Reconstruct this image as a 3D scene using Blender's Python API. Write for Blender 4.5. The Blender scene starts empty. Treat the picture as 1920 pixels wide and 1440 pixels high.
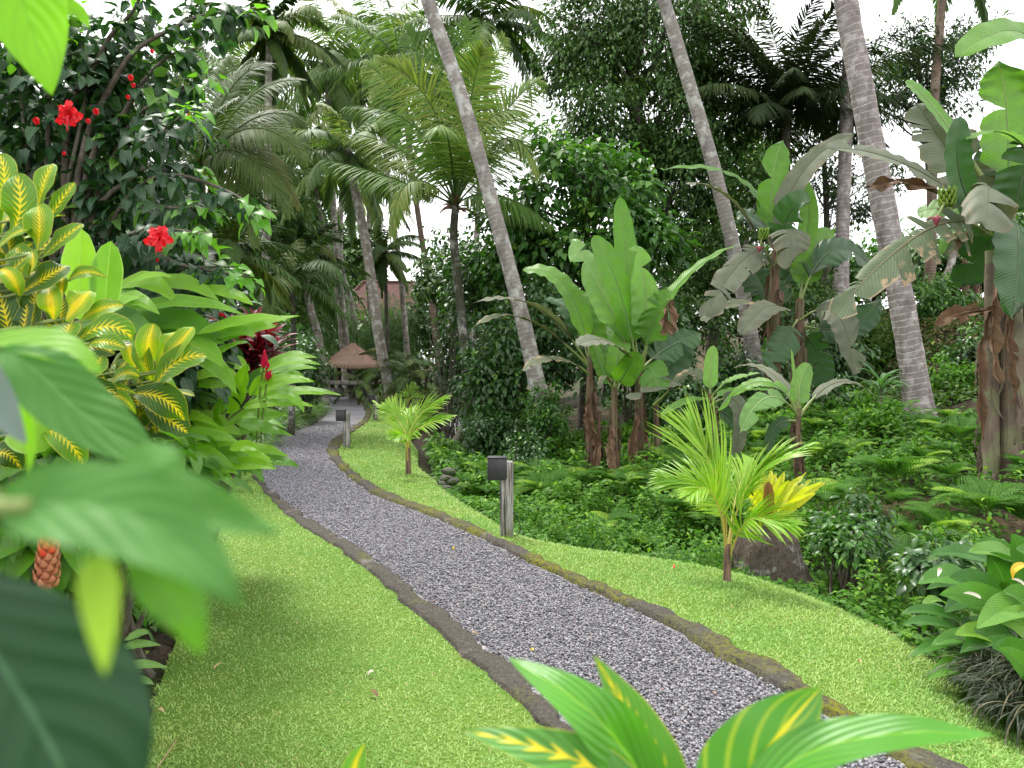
import bpy, math, random
import numpy as np
from mathutils import Vector, Matrix
R = np.random.default_rng(11)
random.seed(5)
SC = bpy.context.scene
COL = SC.collection
A3 = lambda *a: np.array(a, dtype=float)

# ------------------------------------------------------------------ camera
F, HOR, EYE = 1450.0, 680.0, 1.6
PITCH = math.atan((720 - HOR) / F)
cam_d = bpy.data.cameras.new('camera')
cam = bpy.data.objects.new('camera', cam_d)
COL.objects.link(cam)
cam.location = (0, 0, EYE)
cam.rotation_euler = (math.pi / 2 - PITCH, 0, 0)
cam_d.sensor_width = 36.0
cam_d.lens = 36.0 * F / 1920
cam_d.clip_start = 0.02
cam_d.clip_end = 1000
cam_d.dof.use_dof = True
cam_d.dof.focus_distance = 7.5
cam_d.dof.aperture_fstop = 6.0
SC.camera = cam

def W(px, py, y):
    """the point at forward distance y (metres) seen at photo position px, py"""
    dx, dz = (px - 960) / F, -(py - 720) / F
    c, s = math.cos(PITCH), math.sin(PITCH)
    dy, dz2 = c + dz * s, dz * c - s
    k = y / dy
    return A3(dx * k, y, EYE + dz2 * k)
def G(px, py, z=0.0):
    dx, dz = (px - 960) / F, -(py - 720) / F
    c, s = math.cos(PITCH), math.sin(PITCH)
    dy, dz2 = c + dz * s, dz * c - s
    k = (z - EYE) / dz2
    return A3(dx * k, dy * k, z)
def PL(pts, y):
    """polyline: (px,py) or (px,py,dy) at depth y+dy"""
    return np.array([W(p[0], p[1], y + (p[2] if len(p) > 2 else 0)) for p in pts])

# ------------------------------------------------------------------ mesh builder
class MB:
    def __init__(s): s.v, s.f4, s.f3, s.a, s.n = [], [], [], [], 0
    def add(s, v, f, a):
        v = np.asarray(v, float).reshape(-1, 3); f = np.asarray(f, int)
        a = np.asarray(a, float)
        if a.ndim == 1: a = np.tile(a, (len(v), 1))
        s.v.append(v); s.a.append(a)
        if f.size: (s.f4 if f.shape[1] == 4 else s.f3).append(f + s.n)
        s.n += len(v)
    def build(s, name, mat, parent=None, smooth=True, origin=None):
        v = np.concatenate(s.v); a = np.concatenate(s.a)
        o = A3(0, 0, 0)
        if parent is not None:
            r = parent
            while r.parent: r = r.parent
            o = np.array(r.location)
        elif origin is not None: o = np.asarray(origin, float)
        v = v - o
        me = bpy.data.meshes.new(name)
        f4 = np.concatenate(s.f4) if s.f4 else np.zeros((0, 4), int)
        f3 = np.concatenate(s.f3) if s.f3 else np.zeros((0, 3), int)
        li = np.concatenate([f4.ravel(), f3.ravel()]).astype(np.int32)
        ls = np.concatenate([np.arange(len(f4)) * 4, len(f4) * 4 + np.arange(len(f3)) * 3]).astype(np.int32)
        me.vertices.add(len(v)); me.vertices.foreach_set('co', v.astype(np.float32).ravel())
        me.loops.add(len(li)); me.loops.foreach_set('vertex_index', li)
        me.polygons.add(len(ls)); me.polygons.foreach_set('loop_start', ls)
        me.polygons.foreach_set('use_smooth', np.full(len(ls), smooth, dtype=bool))
        at = me.attributes.new('leaf', 'FLOAT_VECTOR', 'POINT')
        at.data.foreach_set('vector', a.astype(np.float32).ravel())
        me.update(calc_edges=True)
        me.materials.append(mat)
        ob = bpy.data.objects.new(name, me); COL.objects.link(ob)
        if parent is not None: ob.parent = parent
        else: ob.location = o
        return ob

def tag(o, label=None, cat=None, group=None, kind=None):
    if label: o['label'] = label
    if cat: o['category'] = cat
    if group: o['group'] = group
    if kind: o['kind'] = kind
    return o
def thing(name, label, cat, loc, group=None):
    o = bpy.data.objects.new(name, None); COL.objects.link(o)
    o.empty_display_size = .1
    o.location = tuple(float(c) for c in loc)
    return tag(o, label, cat, group)
def struct(o): o['kind'] = 'structure'; return o
def dup(root, loc, rz, label, group=None, scale=1.0):
    r = root.copy(); COL.objects.link(r)
    r.location = tuple(float(c) for c in loc); r.rotation_euler = (0, 0, rz); r.scale = (scale,) * 3
    r['label'] = label
    if group: r['group'] = group
    for ch in list(root.children):
        c = ch.copy(); COL.objects.link(c); c.parent = r
        for g in list(ch.children):
            d = g.copy(); COL.objects.link(d); d.parent = c
    return r

def nrm(v):
    v = np.asarray(v, float)
    return v / np.maximum(np.linalg.norm(v, axis=-1, keepdims=True), 1e-9)
def bez(a, m, b, n):
    """curve from a through m (middle) to b"""
    a, m, b = map(lambda q: np.asarray(q, float), (a, m, b))
    c = 2 * m - (a + b) / 2
    t = np.linspace(0, 1, n)[:, None]
    return (1 - t) ** 2 * a + 2 * t * (1 - t) * c + t * t * b
def smooth_line(P, n):
    P = np.asarray(P, float)
    if len(P) == 2:
        return P[0] + (P[1] - P[0]) * np.linspace(0, 1, n)[:, None]
    Q = np.vstack([2 * P[0] - P[1], P, 2 * P[-1] - P[-2]])
    u = np.linspace(0, len(P) - 1 - 1e-6, n)
    i = u.astype(int); t = (u - i)[:, None]
    p0, p1, p2, p3 = Q[i], Q[i + 1], Q[i + 2], Q[i + 3]
    return .5 * (2 * p1 + (p2 - p0) * t + (2 * p0 - 5 * p1 + 4 * p2 - p3) * t * t + (3 * p1 - p0 - 3 * p2 + p3) * t ** 3)
def grad(P):
    return nrm(np.gradient(P, axis=0))

def tube(mb, P, rad, ns=8, r=.5, cap=True, wob=0.0):
    P = np.asarray(P, float); n = len(P)
    rad = np.broadcast_to(np.asarray(rad, float), (n,))
    T = grad(P)
    ref = np.tile(A3(0.37, -0.93, 0.05), (n, 1)) if abs(T[:, 2]).mean() > .5 else np.tile(A3(0.02, 0.03, 1), (n, 1))
    S = nrm(np.cross(T, ref)); B = np.cross(S, T)
    an = np.linspace(0, 2 * math.pi, ns, endpoint=False)
    rr = rad[:, None] * (1 + wob * R.standard_normal((n, ns)))
    V = P[:, None] + rr[..., None] * (np.cos(an)[None, :, None] * S[:, None] + np.sin(an)[None, :, None] * B[:, None])
    L = np.concatenate([[0], np.cumsum(np.linalg.norm(np.diff(P, axis=0), axis=1))])
    att = np.stack([np.tile(an / (2 * math.pi), (n, 1)), np.tile(L[:, None], (1, ns)), np.full((n, ns), r)], -1)
    i, j = np.meshgrid(np.arange(n - 1), np.arange(ns), indexing='ij')
    a = i * ns + j; b = i * ns + (j + 1) % ns
    mb.add(V.reshape(-1, 3), np.stack([a, b, b + ns, a + ns], -1).reshape(-1, 4), att.reshape(-1, 3))
    if cap:
        for k, fl in ((0, True), (n - 1, False)):
            c = np.vstack([V[k], P[k][None]])
            q = np.arange(ns); f = np.stack([q, (q + 1) % ns, np.full(ns, ns)], -1)
            if fl: f = f[:, ::-1]
            mb.add(c, f, A3(.5, L[k], r))

def box(mb, c, s, rz=0.0, r=.5, bev=0.0, tilt=None):
    """box with centre c and full size s, edges bevelled"""
    h = np.asarray(s, float) / 2; b = min(bev, h.min() * .9)
    if b <= 0:
        V = np.array([[x, y, z] for x in (-1, 1) for y in (-1, 1) for z in (-1, 1)]) * h
        Fc = np.array([[0, 1, 3, 2], [4, 6, 7, 5], [0, 4, 5, 1], [2, 3, 7, 6], [0, 2, 6, 4], [1, 5, 7, 3]])
        tri = None
    else:
        V = []; idx = {}
        for x in (-1, 1):
            for y in (-1, 1):
                for z in (-1, 1):
                    for ax in range(3):
                        p = np.array([x, y, z]) * (h - b); p[ax] = (x, y, z)[ax] * h[ax]
                        idx[(x, y, z, ax)] = len(V); V.append(p)
        V = np.array(V); Fq = []; tri = []
        for ax in range(3):
            o1, o2 = [k for k in range(3) if k != ax]
            for sg in (-1, 1):
                q = []
                for a_, b_ in ((-1, -1), (1, -1), (1, 1), (-1, 1)):
                    k = [0, 0, 0]; k[ax] = sg; k[o1] = a_; k[o2] = b_
                    q.append(idx[(*k, ax)])
                Fq.append(q)
        for ax in range(3):
            o1, o2 = [k for k in range(3) if k != ax]
            for s1 in (-1, 1):
                for s2 in (-1, 1):
                    k1 = [0, 0, 0]; k2 = [0, 0, 0]
                    k1[ax], k1[o1], k1[o2] = -1, s1, s2; k2[ax], k2[o1], k2[o2] = 1, s1, s2
                    Fq.append([idx[(*k1, o1)], idx[(*k2, o1)], idx[(*k2, o2)], idx[(*k1, o2)]])
        for x in (-1, 1):
            for y in (-1, 1):
                for z in (-1, 1): tri.append([idx[(x, y, z, k)] for k in range(3)])
        Fc = np.array(Fq)
        def fix(fs):
            o = []
            for f in fs:
                p = V[f]; n_ = np.cross(p[1] - p[0], p[2] - p[0])
                o.append(list(f)[::-1] if np.dot(n_, p.mean(0)) < 0 else list(f))
            return np.array(o)
        Fc = fix(Fc); tri = fix(tri)
    att = np.stack([V[:, 0] * 0 + .5, V[:, 2], np.full(len(V), r)], -1)
    c_, s_ = math.cos(rz), math.sin(rz)
    M = np.array([[c_, -s_, 0], [s_, c_, 0], [0, 0, 1]])
    if tilt is not None: M = np.array(tilt) @ M
    V = V @ M.T + np.asarray(c, float)
    n0 = mb.n
    mb.add(V, Fc, att)
    if tri is not None: mb.f3.append(np.asarray(tri) + n0)

# ------------------------------------------------------------------ leaf shapes
PROF = {
    'banana': lambda t: np.clip(t / .14, 0, 1) ** .55 * np.clip(1 - t ** 7, 0, 1) ** .6 * (1 - .15 * t),
    'lance': lambda t: np.sin(math.pi * np.clip(t, 0, 1) ** .72) ** .85,
    'ovate': lambda t: np.clip(t, 0, 1) ** .42 * np.clip(1 - t, 0, 1) ** .8 * 1.78,
    'oblong': lambda t: np.sin(math.pi * np.clip(t, 0, 1) ** 1.15) ** .55,
    'lobed': lambda t: np.sin(math.pi * np.clip(t, 0, 1) ** 1.2) ** .5 * (1 - .32 * np.exp(-((t - .45) / .12) ** 2)),
    'strap': lambda t: np.clip(t / .1, 0.25, 1) * np.clip((1 - t) / .5, 0, 1) ** .6,
    'leaflet': lambda t: np.clip(.45 + t / .12, 0, 1) * np.clip(1 - t, 0, 1) ** .55,
    'paddle': lambda t: np.clip(.1 + t ** .8, 0, 1) * np.clip(1 - t ** 5, 0, 1) ** .6,
    'heart': lambda t: np.where(t < .2, .8 + t, 1.0) * np.clip(1 - t, 0, 1) ** .75 * 1.15 * np.clip(t / .03, 0, 1) ** .5,
}
def blade(mb, P, width, nh, prof='banana', nu=2, fold=.12, wave=0.0, wf=5.0, tears=0, r=None, sag=.0, n=None, gap=.35):
    """a blade of full width `width` along the curve P, its face turned to nh"""
    P = np.asarray(P, float)
    if r is None: r = R.random()
    m = len(P); ts = np.linspace(0, 1, m)
    T = grad(P); nh = np.asarray(nh, float)
    if nh.ndim == 1: nh = np.tile(nh, (m, 1))
    S = nrm(np.cross(T, nh)); N = np.cross(S, T)
    n = n or max(10, m)
    ip = lambda A, t: np.stack([np.interp(t, ts, A[:, k]) for k in range(3)], -1)
    for side in (-1, 1):
        cuts = np.sort(np.concatenate([[0, 1], R.uniform(.1, .96, tears)])) if tears else A3(0, 1)
        ph = R.uniform(0, 6.28)
        for a, b in zip(cuts[:-1], cuts[1:]):
            if b - a < .006: continue
            k = max(3, int(math.ceil((b - a) * n)) + 1)
            t = np.linspace(a, b, k); uu = np.linspace(0, 1, nu + 1)
            tc = (a + b) / 2
            g = gap * R.uniform(.3, 1.4) if tears else 0
            sg = sag * R.uniform(0, 2.0) if tears else sag
            tt = tc + (t[:, None] - tc) * (1 - g * np.minimum(uu, 1)[None] ** 1.5)
            if tears: tt = tt + R.normal(0, .012) * uu[None] + .03 * uu[None]
            tt = np.clip(tt, 0, 1)
            w = width / 2 * PROF[prof](t)[:, None] * np.ones_like(uu)[None]
            C, Sx, Nx = ip(P, tt.ravel()), ip(S, tt.ravel()), ip(N, tt.ravel())
            U = np.tile(uu, (k, 1)).ravel(); w = w.ravel()
            off = fold * w * U + wave * width * U ** 1.5 * np.sin(wf * 6.283 * np.repeat(t, nu + 1) + ph)
            V = C + Sx * (side * w * U * math.cos(min(fold, 1.2)))[:, None] + Nx * off[:, None]
            V[:, 2] -= sg * w * U ** 2
            att = np.stack([side * U, np.repeat(t, nu + 1), np.full(len(U), r)], -1)
            i, j = np.meshgrid(np.arange(k - 1), np.arange(nu), indexing='ij')
            q = i * (nu + 1) + j
            f = np.stack([q, q + 1, q + nu + 2, q + nu + 1], -1).reshape(-1, 4)
            if side < 0: f = f[:, ::-1]
            mb.add(V, f, att)

def leaf_tmpl(prof, ny=4, nu=1, fold=.25, curl=.6, wave=0., wf=3., flat=False):
    t = np.linspace(0, 1, ny + 1)
    u = np.array([-1., 1.]) if flat else np.linspace(-1, 1, 2 * nu + 1)
    ang = -curl * t ** 1.2
    dy, dz = np.cos(ang), np.sin(ang)
    y = np.concatenate([[0], np.cumsum((dy[1:] + dy[:-1]) / 2 * np.diff(t))])
    z = np.concatenate([[0], np.cumsum((dz[1:] + dz[:-1]) / 2 * np.diff(t))])
    w = PROF[prof](t)
    Wd = w[:, None] * u[None]
    x = Wd * math.cos(min(fold, 1.2)); zw = np.abs(Wd) * fold + wave * u[None] ** 2 * np.sin(wf * 6.28 * t)[:, None] * np.sign(u + .01)[None]
    K = len(u)
    i, j = np.meshgrid(np.arange(ny), np.arange(K - 1), indexing='ij')
    q = i * K + j
    f = np.stack([q, q + 1, q + K + 1, q + K], -1).reshape(-1, 4)
    return dict(x=x.ravel(), y=np.repeat(y, K), zl=np.repeat(z, K), zw=zw.ravel(), f=f,
                u=np.tile(u, ny + 1), v=np.repeat(t, K))
KITE = dict(x=A3(0, 1, 0, -1, 0), y=A3(0, .42, .45, .42, 1), zl=A3(0, 0, -.02, 0, -.22), zw=A3(0, .22, 0, .22, 0),
            f=np.array([[0, 1, 4, 2], [0, 2, 4, 3]]), u=A3(0, 1, 0, -1, 0), v=A3(0, .42, .45, .42, 1))
T_OVATE = leaf_tmpl('ovate', 5, 1, .28, .7)
T_HEART = leaf_tmpl('heart', 6, 1, .25, .8)
T_LANCE = leaf_tmpl('lance', 5, 1, .25, .8)
T_FINE = leaf_tmpl('lance', 2, 1, .2, .5)
T_STRIP = leaf_tmpl('leaflet', 3, 1, 0, .55, flat=True)
T_STRIP_V = leaf_tmpl('leaflet', 4, 1, .5, .5)
T_STRAP = leaf_tmpl('strap', 6, 1, .3, 1.5)
def batch(mb, tm, pos, D, Nn, L, Wd, r):
    pos = np.asarray(pos, float).reshape(-1, 3); n = len(pos)
    D = nrm(np.broadcast_to(D, (n, 3))); Nn = np.broadcast_to(Nn, (n, 3))
    X = nrm(np.cross(D, Nn)); Z = np.cross(X, D)
    L = np.broadcast_to(L, (n,)); Wd = np.broadcast_to(Wd, (n,)) / 2; r = np.broadcast_to(r, (n,))
    K = len(tm['x'])
    V = (pos[:, None] + X[:, None] * (Wd[:, None] * tm['x'])[..., None] + D[:, None] * (L[:, None] * tm['y'])[..., None]
         + Z[:, None] * (L[:, None] * tm['zl'] + Wd[:, None] * tm['zw'])[..., None])
    att = np.stack([np.tile(tm['u'], (n, 1)), np.tile(tm['v'], (n, 1)), np.tile(r[:, None], (1, K))], -1)
    f = (tm['f'][None] + (np.arange(n) * K)[:, None, None]).reshape(-1, tm['f'].shape[1])
    mb.add(V.reshape(-1, 3), f, att.reshape(-1, 3))
def rdir(n):
    return nrm(R.standard_normal((n, 3)))

def frond(mb, P, nh, npair, ll, lw, a0=70, a1=22, grav=.25, vee=.25, start=.12, r0=.02, tm=None, r=None, jit=.06, droopy=0.0, mbr=None):
    """pinnate palm frond along P"""
    P = np.asarray(P, float); m = len(P); ts = np.linspace(0, 1, m)
    r = R.random() if r is None else r
    tm = tm or T_STRIP
    T = grad(P); nh = np.tile(np.asarray(nh, float), (m, 1)) if np.ndim(nh) == 1 else nh
    S = nrm(np.cross(T, nh)); N = np.cross(S, T)
    ip = lambda A, t: np.stack([np.interp(t, ts, A[:, k]) for k in range(3)], -1)
    for side in (-1, 1):
        t = np.linspace(start, .995, npair) + R.normal(0, .25 / npair, npair); t = np.clip(t, start * .9, 1)
        tn = (t - start) / (1 - start)
        a = np.radians(a0 + (a1 - a0) * tn + R.normal(0, 4, npair))
        C, Tt, Ss, Nn = ip(P, t), ip(T, t), ip(S, t), ip(N, t)
        D = Tt * np.cos(a)[:, None] + side * Ss * np.sin(a)[:, None] + vee * Nn + jit * R.standard_normal((npair, 3))
        D[:, 2] -= grav * (1 + droopy * R.random(npair))
        L = ll * (np.sin(math.pi * np.clip(tn, 0, 1) ** .75 * .82 + .38) ** .8) * R.uniform(.9, 1.08, npair)
        batch(mb, tm, C, D, Nn + .15 * rdir(npair) + A3(0, 0, .3), L, lw * R.uniform(.8, 1.1, npair), np.clip(r + R.normal(0, .1, npair), 0, 1))
    tube(mbr or mb, P, np.linspace(r0, r0 * .2, m), 5, r, cap=False)
    if mbr is None: mb.a[-1][:, 0] = 0; mb.a[-1][:, 1] = .5
def arc(base, az, el, L, droop, n=12, p=1.25, twist=0.0):
    t = np.linspace(0, 1, n)
    e = el - droop * t ** p
    az_ = az + twist * t
    d = np.stack([np.cos(e) * np.cos(az_), np.cos(e) * np.sin(az_), np.sin(e)], -1)
    return np.asarray(base, float) + np.vstack([np.zeros(3), np.cumsum((d[1:] + d[:-1]) / 2, 0) * L / (n - 1)])
# ------------------------------------------------------------------ materials
class NT:
    def __init__(s, name):
        s.m = bpy.data.materials.new(name); s.m.use_nodes = True
        s.t = s.m.node_tree; s.t.nodes.clear()
        s.out = s.n('ShaderNodeOutputMaterial')
    def n(s, ty, **kw):
        nd = s.t.nodes.new(ty)
        for k, v in kw.items(): setattr(nd, k, v)
        return nd
    def put(s, sock, v):
        if isinstance(v, bpy.types.NodeSocket): s.t.links.new(v, sock)
        elif hasattr(sock.default_value, '__len__') and not hasattr(v, '__len__'): sock.default_value = [v] * len(sock.default_value)
        elif hasattr(v, '__len__') and len(v) == 3 and len(sock.default_value) == 4: sock.default_value = (*v, 1)
        else: sock.default_value = v
    def math(s, op, a, b=0.0, c=0.0, clamp=False):
        nd = s.n('ShaderNodeMath', operation=op, use_clamp=clamp)
        s.put(nd.inputs[0], a); s.put(nd.inputs[1], b); s.put(nd.inputs[2], c)
        return nd.outputs[0]
    def mix(s, f, a, b, mode='MIX'):
        nd = s.n('ShaderNodeMix', data_type='RGBA', blend_type=mode, clamp_factor=True)
        s.put(nd.inputs[0], f); s.put(nd.inputs[6], a); s.put(nd.inputs[7], b)
        return nd.outputs[2]
    def rng(s, v, a, b, c=0.0, d=1.0, smooth=False):
        nd = s.n('ShaderNodeMapRange', interpolation_type='SMOOTHSTEP' if smooth else 'LINEAR')
        for k, q in zip((0, 1, 2, 3, 4), (v, a, b, c, d)): s.put(nd.inputs[k], q)
        return nd.outputs[0]
    def noise(s, scale, detail=3, vec=None, rough=.55, col=False):
        nd = s.n('ShaderNodeTexNoise'); s.put(nd.inputs['Scale'], scale); nd.inputs['Detail'].default_value = detail
        nd.inputs['Roughness'].default_value = rough
        if vec is None: vec = s.pos()
        s.t.links.new(vec, nd.inputs['Vector'])
        return nd.outputs['Color' if col else 'Fac']
    def pos(s):
        if not hasattr(s, '_p'): s._p = s.n('ShaderNodeTexCoord').outputs['Object']
        return s._p
    def scaled(s, v, sx, sy, sz):
        nd = s.n('ShaderNodeMapping'); s.t.links.new(v, nd.inputs[0]); nd.inputs['Scale'].default_value = (sx, sy, sz)
        return nd.outputs[0]
    def leaf(s):
        if not hasattr(s, '_l'):
            a = s.n('ShaderNodeAttribute', attribute_name='leaf'); s._lv = a.outputs['Vector']
            x = s.n('ShaderNodeSeparateXYZ'); s.t.links.new(a.outputs['Vector'], x.inputs[0])
            s._l = tuple(x.outputs)
        return s._l
    def bump(s, h, st=.3, dist=.01):
        b = s.n('ShaderNodeBump'); b.inputs['Strength'].default_value = st; b.inputs['Distance'].default_value = dist
        s.t.links.new(h, b.inputs['Height']); return b.outputs[0]
    def bsdf(s, col, rough=.5, spec=.4, nor=None, metal=0.0, **kw):
        p = s.n('ShaderNodeBsdfPrincipled'); s.put(p.inputs['Base Color'], col); s.put(p.inputs['Roughness'], rough)
        s.put(p.inputs['Specular IOR Level'], spec); s.put(p.inputs['Metallic'], metal)
        if nor is not None: s.t.links.new(nor, p.inputs['Normal'])
        for k, v in kw.items(): s.put(p.inputs[k], v)
        return p.outputs[0]
    def done(s, sh):
        s.t.links.new(sh, s.out.inputs[0]); return s.m
def sc(c, k): return tuple(min(1, x * k) for x in c)
def leafmat(name, c1, c2, c3=None, rib=None, ribw=.05, veins=0, vslope=.25, vcol=None, vamt=.35, under=None, rough=.42, spec=.45,
            trans=.3, tcol=None, bump=.0, spots=None, spotamt=.0, edge=None):
    s = NT(name); u, v, r = s.leaf()
    au = s.math('ABSOLUTE', u)
    col = s.mix(r, c1, c2)
    if c3: col = s.mix(s.rng(r, .8, .97), col, c3)
    nz = s.noise(9, 2)
    col = s.mix(1.0, col, s.mix(nz, (.72, .74, .72), (1.25, 1.22, 1.2)), 'MULTIPLY')
    nor = None
    if veins:
        w = s.math('SINE', s.math('MULTIPLY', s.math('SUBTRACT', v, s.math('MULTIPLY', au, vslope)), veins * 6.283))
        vm = s.rng(w, .55, .98)
        col = s.mix(s.math('MULTIPLY', vm, vamt), col, vcol or sc(c2, 1.7))
        if bump: nor = s.bump(w, bump, .006)
    if spots:
        sn = s.rng(s.noise(6, 4), .56, .64)
        col = s.mix(s.math('MULTIPLY', s.math('MULTIPLY', sn, spotamt), s.rng(au, .35, .8)), col, spots)
    if edge: col = s.mix(s.rng(au, .88, .97), col, edge)
    if rib: col = s.mix(s.rng(au, ribw, ribw * .5), col, rib)
    if under:
        bf = s.n('ShaderNodeNewGeometry').outputs['Backfacing']
        col = s.mix(s.math('MULTIPLY', bf, .85), col, under)
    p = s.bsdf(col, rough, spec, nor)
    if trans > 0:
        t = s.n('ShaderNodeBsdfTranslucent')
        s.put(t.inputs[0], s.mix(1.0, col, tcol or (1.5, 1.7, .7), 'MULTIPLY'))
        mx = s.n('ShaderNodeMixShader'); mx.inputs[0].default_value = trans
        s.t.links.new(p, mx.inputs[1]); s.t.links.new(t.outputs[0], mx.inputs[2])
        return s.done(mx.outputs[0])
    return s.done(p)

M = {}
def setup_mats():
    L = leafmat
    M['banana'] = L('banana_leaf', (.08, .21, .018), (.13, .29, .026), rib=(.3, .4, .12), ribw=.045, veins=55, vslope=.06, vamt=.25, vcol=(.16, .33, .08), under=(.16, .28, .11), rough=.38, trans=.38, bump=.2)
    M['banana_pale'] = L('banana_leaf_pale', (.15, .31, .075), (.2, .37, .09), rib=(.36, .46, .2), ribw=.045, veins=55, vslope=.06, vamt=.3, vcol=(.26, .42, .2), rough=.4, trans=.35, bump=.2)
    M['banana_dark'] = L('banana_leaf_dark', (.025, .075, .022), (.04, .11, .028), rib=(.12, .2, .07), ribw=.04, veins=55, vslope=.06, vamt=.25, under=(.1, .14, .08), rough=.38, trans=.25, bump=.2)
    M['banana_grey'] = L('banana_leaf_grey', (.105, .125, .08), (.15, .165, .115), rib=(.14, .14, .07), ribw=.035, veins=50, vslope=.06, vamt=.3, vcol=(.12, .15, .1), rough=.55, spec=.3, trans=.18, bump=.25, spots=(.3, .2, .12), spotamt=.3, edge=(.17, .15, .1))
    M['banana_tan'] = L('banana_leaf_tan', (.095, .13, .07), (.13, .16, .09), rib=(.2, .17, .1), ribw=.035, veins=50, vslope=.06, vamt=.25, vcol=(.12, .13, .1), rough=.6, spec=.25, trans=.18, bump=.25, spots=(.46, .3, .19), spotamt=.95, edge=(.3, .23, .15))
    M['banana_dead'] = L('banana_leaf_dead', (.11, .065, .04), (.24, .155, .1), veins=9, vslope=.05, vamt=.25, vcol=(.07, .04, .025), rough=.8, spec=.1, trans=.12, bump=.3, spots=(.33, .25, .19), spotamt=.5, tcol=(1.2, 1, .7))
    M['palm'] = L('palm_leaflet', (.05, .115, .016), (.125, .24, .032), c3=(.2, .25, .05), under=(.06, .12, .03), rough=.5, spec=.24, trans=.28)
    M['palm_dark'] = L('palm_leaflet_dark', (.032, .07, .018), (.08, .15, .032), c3=(.12, .15, .04), rough=.52, spec=.22, trans=.22)
    M['palm_black'] = L('palm_leaflet_black', (.018, .032, .014), (.05, .075, .028), rough=.8, spec=.06, trans=.15)
    M['palm_far'] = L('palm_leaflet_far', (.06, .115, .034), (.125, .21, .056), c3=(.24, .27, .1), rough=.55, spec=.22, trans=.3)  # paler green: backlit haze of the distant crowns put into the colour
    M['palm_young'] = L('palm_leaflet_young', (.15, .34, .018), (.24, .43, .03), rib=(.45, .45, .06), ribw=.22, rough=.35, spec=.45, trans=.4)
    M['frond_stem'] = L('frond_stem', (.42, .36, .06), (.5, .4, .1), rough=.45, trans=0)
    M['petiole'] = L('petiole_green', (.14, .2, .05), (.22, .27, .08), rough=.45, trans=0)
    M['fern'] = L('fern_leaf', (.045, .13, .018), (.11, .26, .035), c3=(.28, .42, .06), rough=.55, spec=.2, trans=.38)
    M['cover'] = L('ground_cover_leaf', (.038, .115, .012), (.11, .27, .024), c3=(.24, .4, .04), rough=.5, spec=.22, trans=.35)
    M['cover_dark'] = L('bank_leaf', (.026, .066, .011), (.07, .145, .022), c3=(.2, .29, .05), rough=.55, spec=.2, trans=.32)
    M['palm_olive'] = L('palm_leaflet_olive', (.03, .06, .013), (.085, .135, .026), c3=(.1, .11, .03), rough=.55, spec=.18, trans=.25)
    M['croton_rib'] = L('croton_near_rib', (.075, .25, .035), (.1, .3, .045), rib=(.68, .6, .03), ribw=.085, veins=3.5, vslope=.6, vamt=.5, vcol=(.45, .52, .04), rough=.36, spec=.45, trans=.3)
    M['croton_plain'] = L('croton_near_plain', (.07, .26, .015), (.1, .32, .02), rib=(.2, .42, .03), ribw=.05, veins=7, vslope=.5, vamt=.2, vcol=(.14, .36, .04), rough=.34, spec=.5, trans=.35, bump=.3)
    M['hibiscus'] = L('hibiscus_leaf', (.013, .05, .018), (.03, .085, .024), c3=(.13, .3, .03), rib=(.06, .14, .05), ribw=.09, veins=5, vslope=.5, vamt=.3, vcol=(.06, .13, .06), rough=.42, spec=.4, trans=.25)
    M['hib_young'] = L('hibiscus_young_leaf', (.09, .26, .02), (.14, .34, .03), rib=(.2, .38, .08), ribw=.09, veins=5, vslope=.5, vamt=.3, rough=.32, spec=.5, trans=.42)
    M['ginger'] = L('ginger_leaf', (.15, .36, .014), (.28, .53, .024), rib=(.26, .44, .08), ribw=.05, veins=26, vslope=.45, vamt=.16, vcol=(.2, .42, .06), under=(.13, .32, .05), rough=.33, spec=.5, trans=.38, bump=.35, edge=(.3, .5, .1))
    M['ginger_dark'] = L('ginger_leaf_dark', (.06, .18, .014), (.13, .32, .02), rib=(.14, .28, .06), ribw=.05, veins=26, vslope=.45, vamt=.2, rough=.33, spec=.5, trans=.3, bump=.35)  # darker copy of the ginger leaf, shade put into its colour
    M['spath'] = L('peace_lily_leaf', (.04, .14, .018), (.11, .29, .03), c3=(.2, .36, .04), rib=(.1, .22, .05), ribw=.05, veins=16, vslope=.5, vamt=.25, vcol=(.1, .22, .06), rough=.33, spec=.5, trans=.3, bump=.4)
    M['cordyline'] = L('cordyline_leaf', (.06, .006, .01), (.2, .01, .022), c3=(.3, .02, .04), rough=.45, spec=.3, trans=.3, tcol=(1.6, .8, .8))
    M['dracaena'] = L('cane_leaf', (.06, .17, .05), (.11, .26, .08), rib=(.2, .36, .14), ribw=.12, rough=.38, trans=.3)
    M['shrub'] = L('shrub_leaf', (.022, .07, .018), (.05, .13, .025), c3=(.16, .32, .04), rib=(.08, .16, .05), ribw=.1, rough=.36, spec=.5, trans=.28)
    M['tree_dark'] = L('tree_leaf_dark', (.026, .066, .018), (.085, .175, .04), c3=(.16, .26, .06), rough=.5, spec=.25, trans=.22)
    M['tree_mid'] = L('tree_leaf_mid', (.025, .085, .016), (.085, .22, .028), c3=(.22, .4, .05), rough=.4, spec=.45, trans=.3)
    M['tree_sky'] = L('tree_leaf_against_sky', (.02, .05, .016), (.04, .09, .025), c3=(.15, .26, .05), rough=.45, spec=.4, trans=.3)
    M['bamboo'] = L('bamboo_leaf', (.07, .15, .045), (.12, .22, .07), c3=(.2, .3, .1), rough=.5, trans=.35)
    M['liriope'] = L('border_grass_leaf', (.06, .16, .03), (.13, .27, .06), c3=(.4, .46, .22), rib=(.05, .13, .03), ribw=.4, edge=(.28, .38, .16), rough=.4, trans=.3)
    M['mondo'] = L('tussock_blade', (.012, .026, .008), (.035, .055, .016), c3=(.12, .1, .05), rough=.5, trans=.2)
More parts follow.
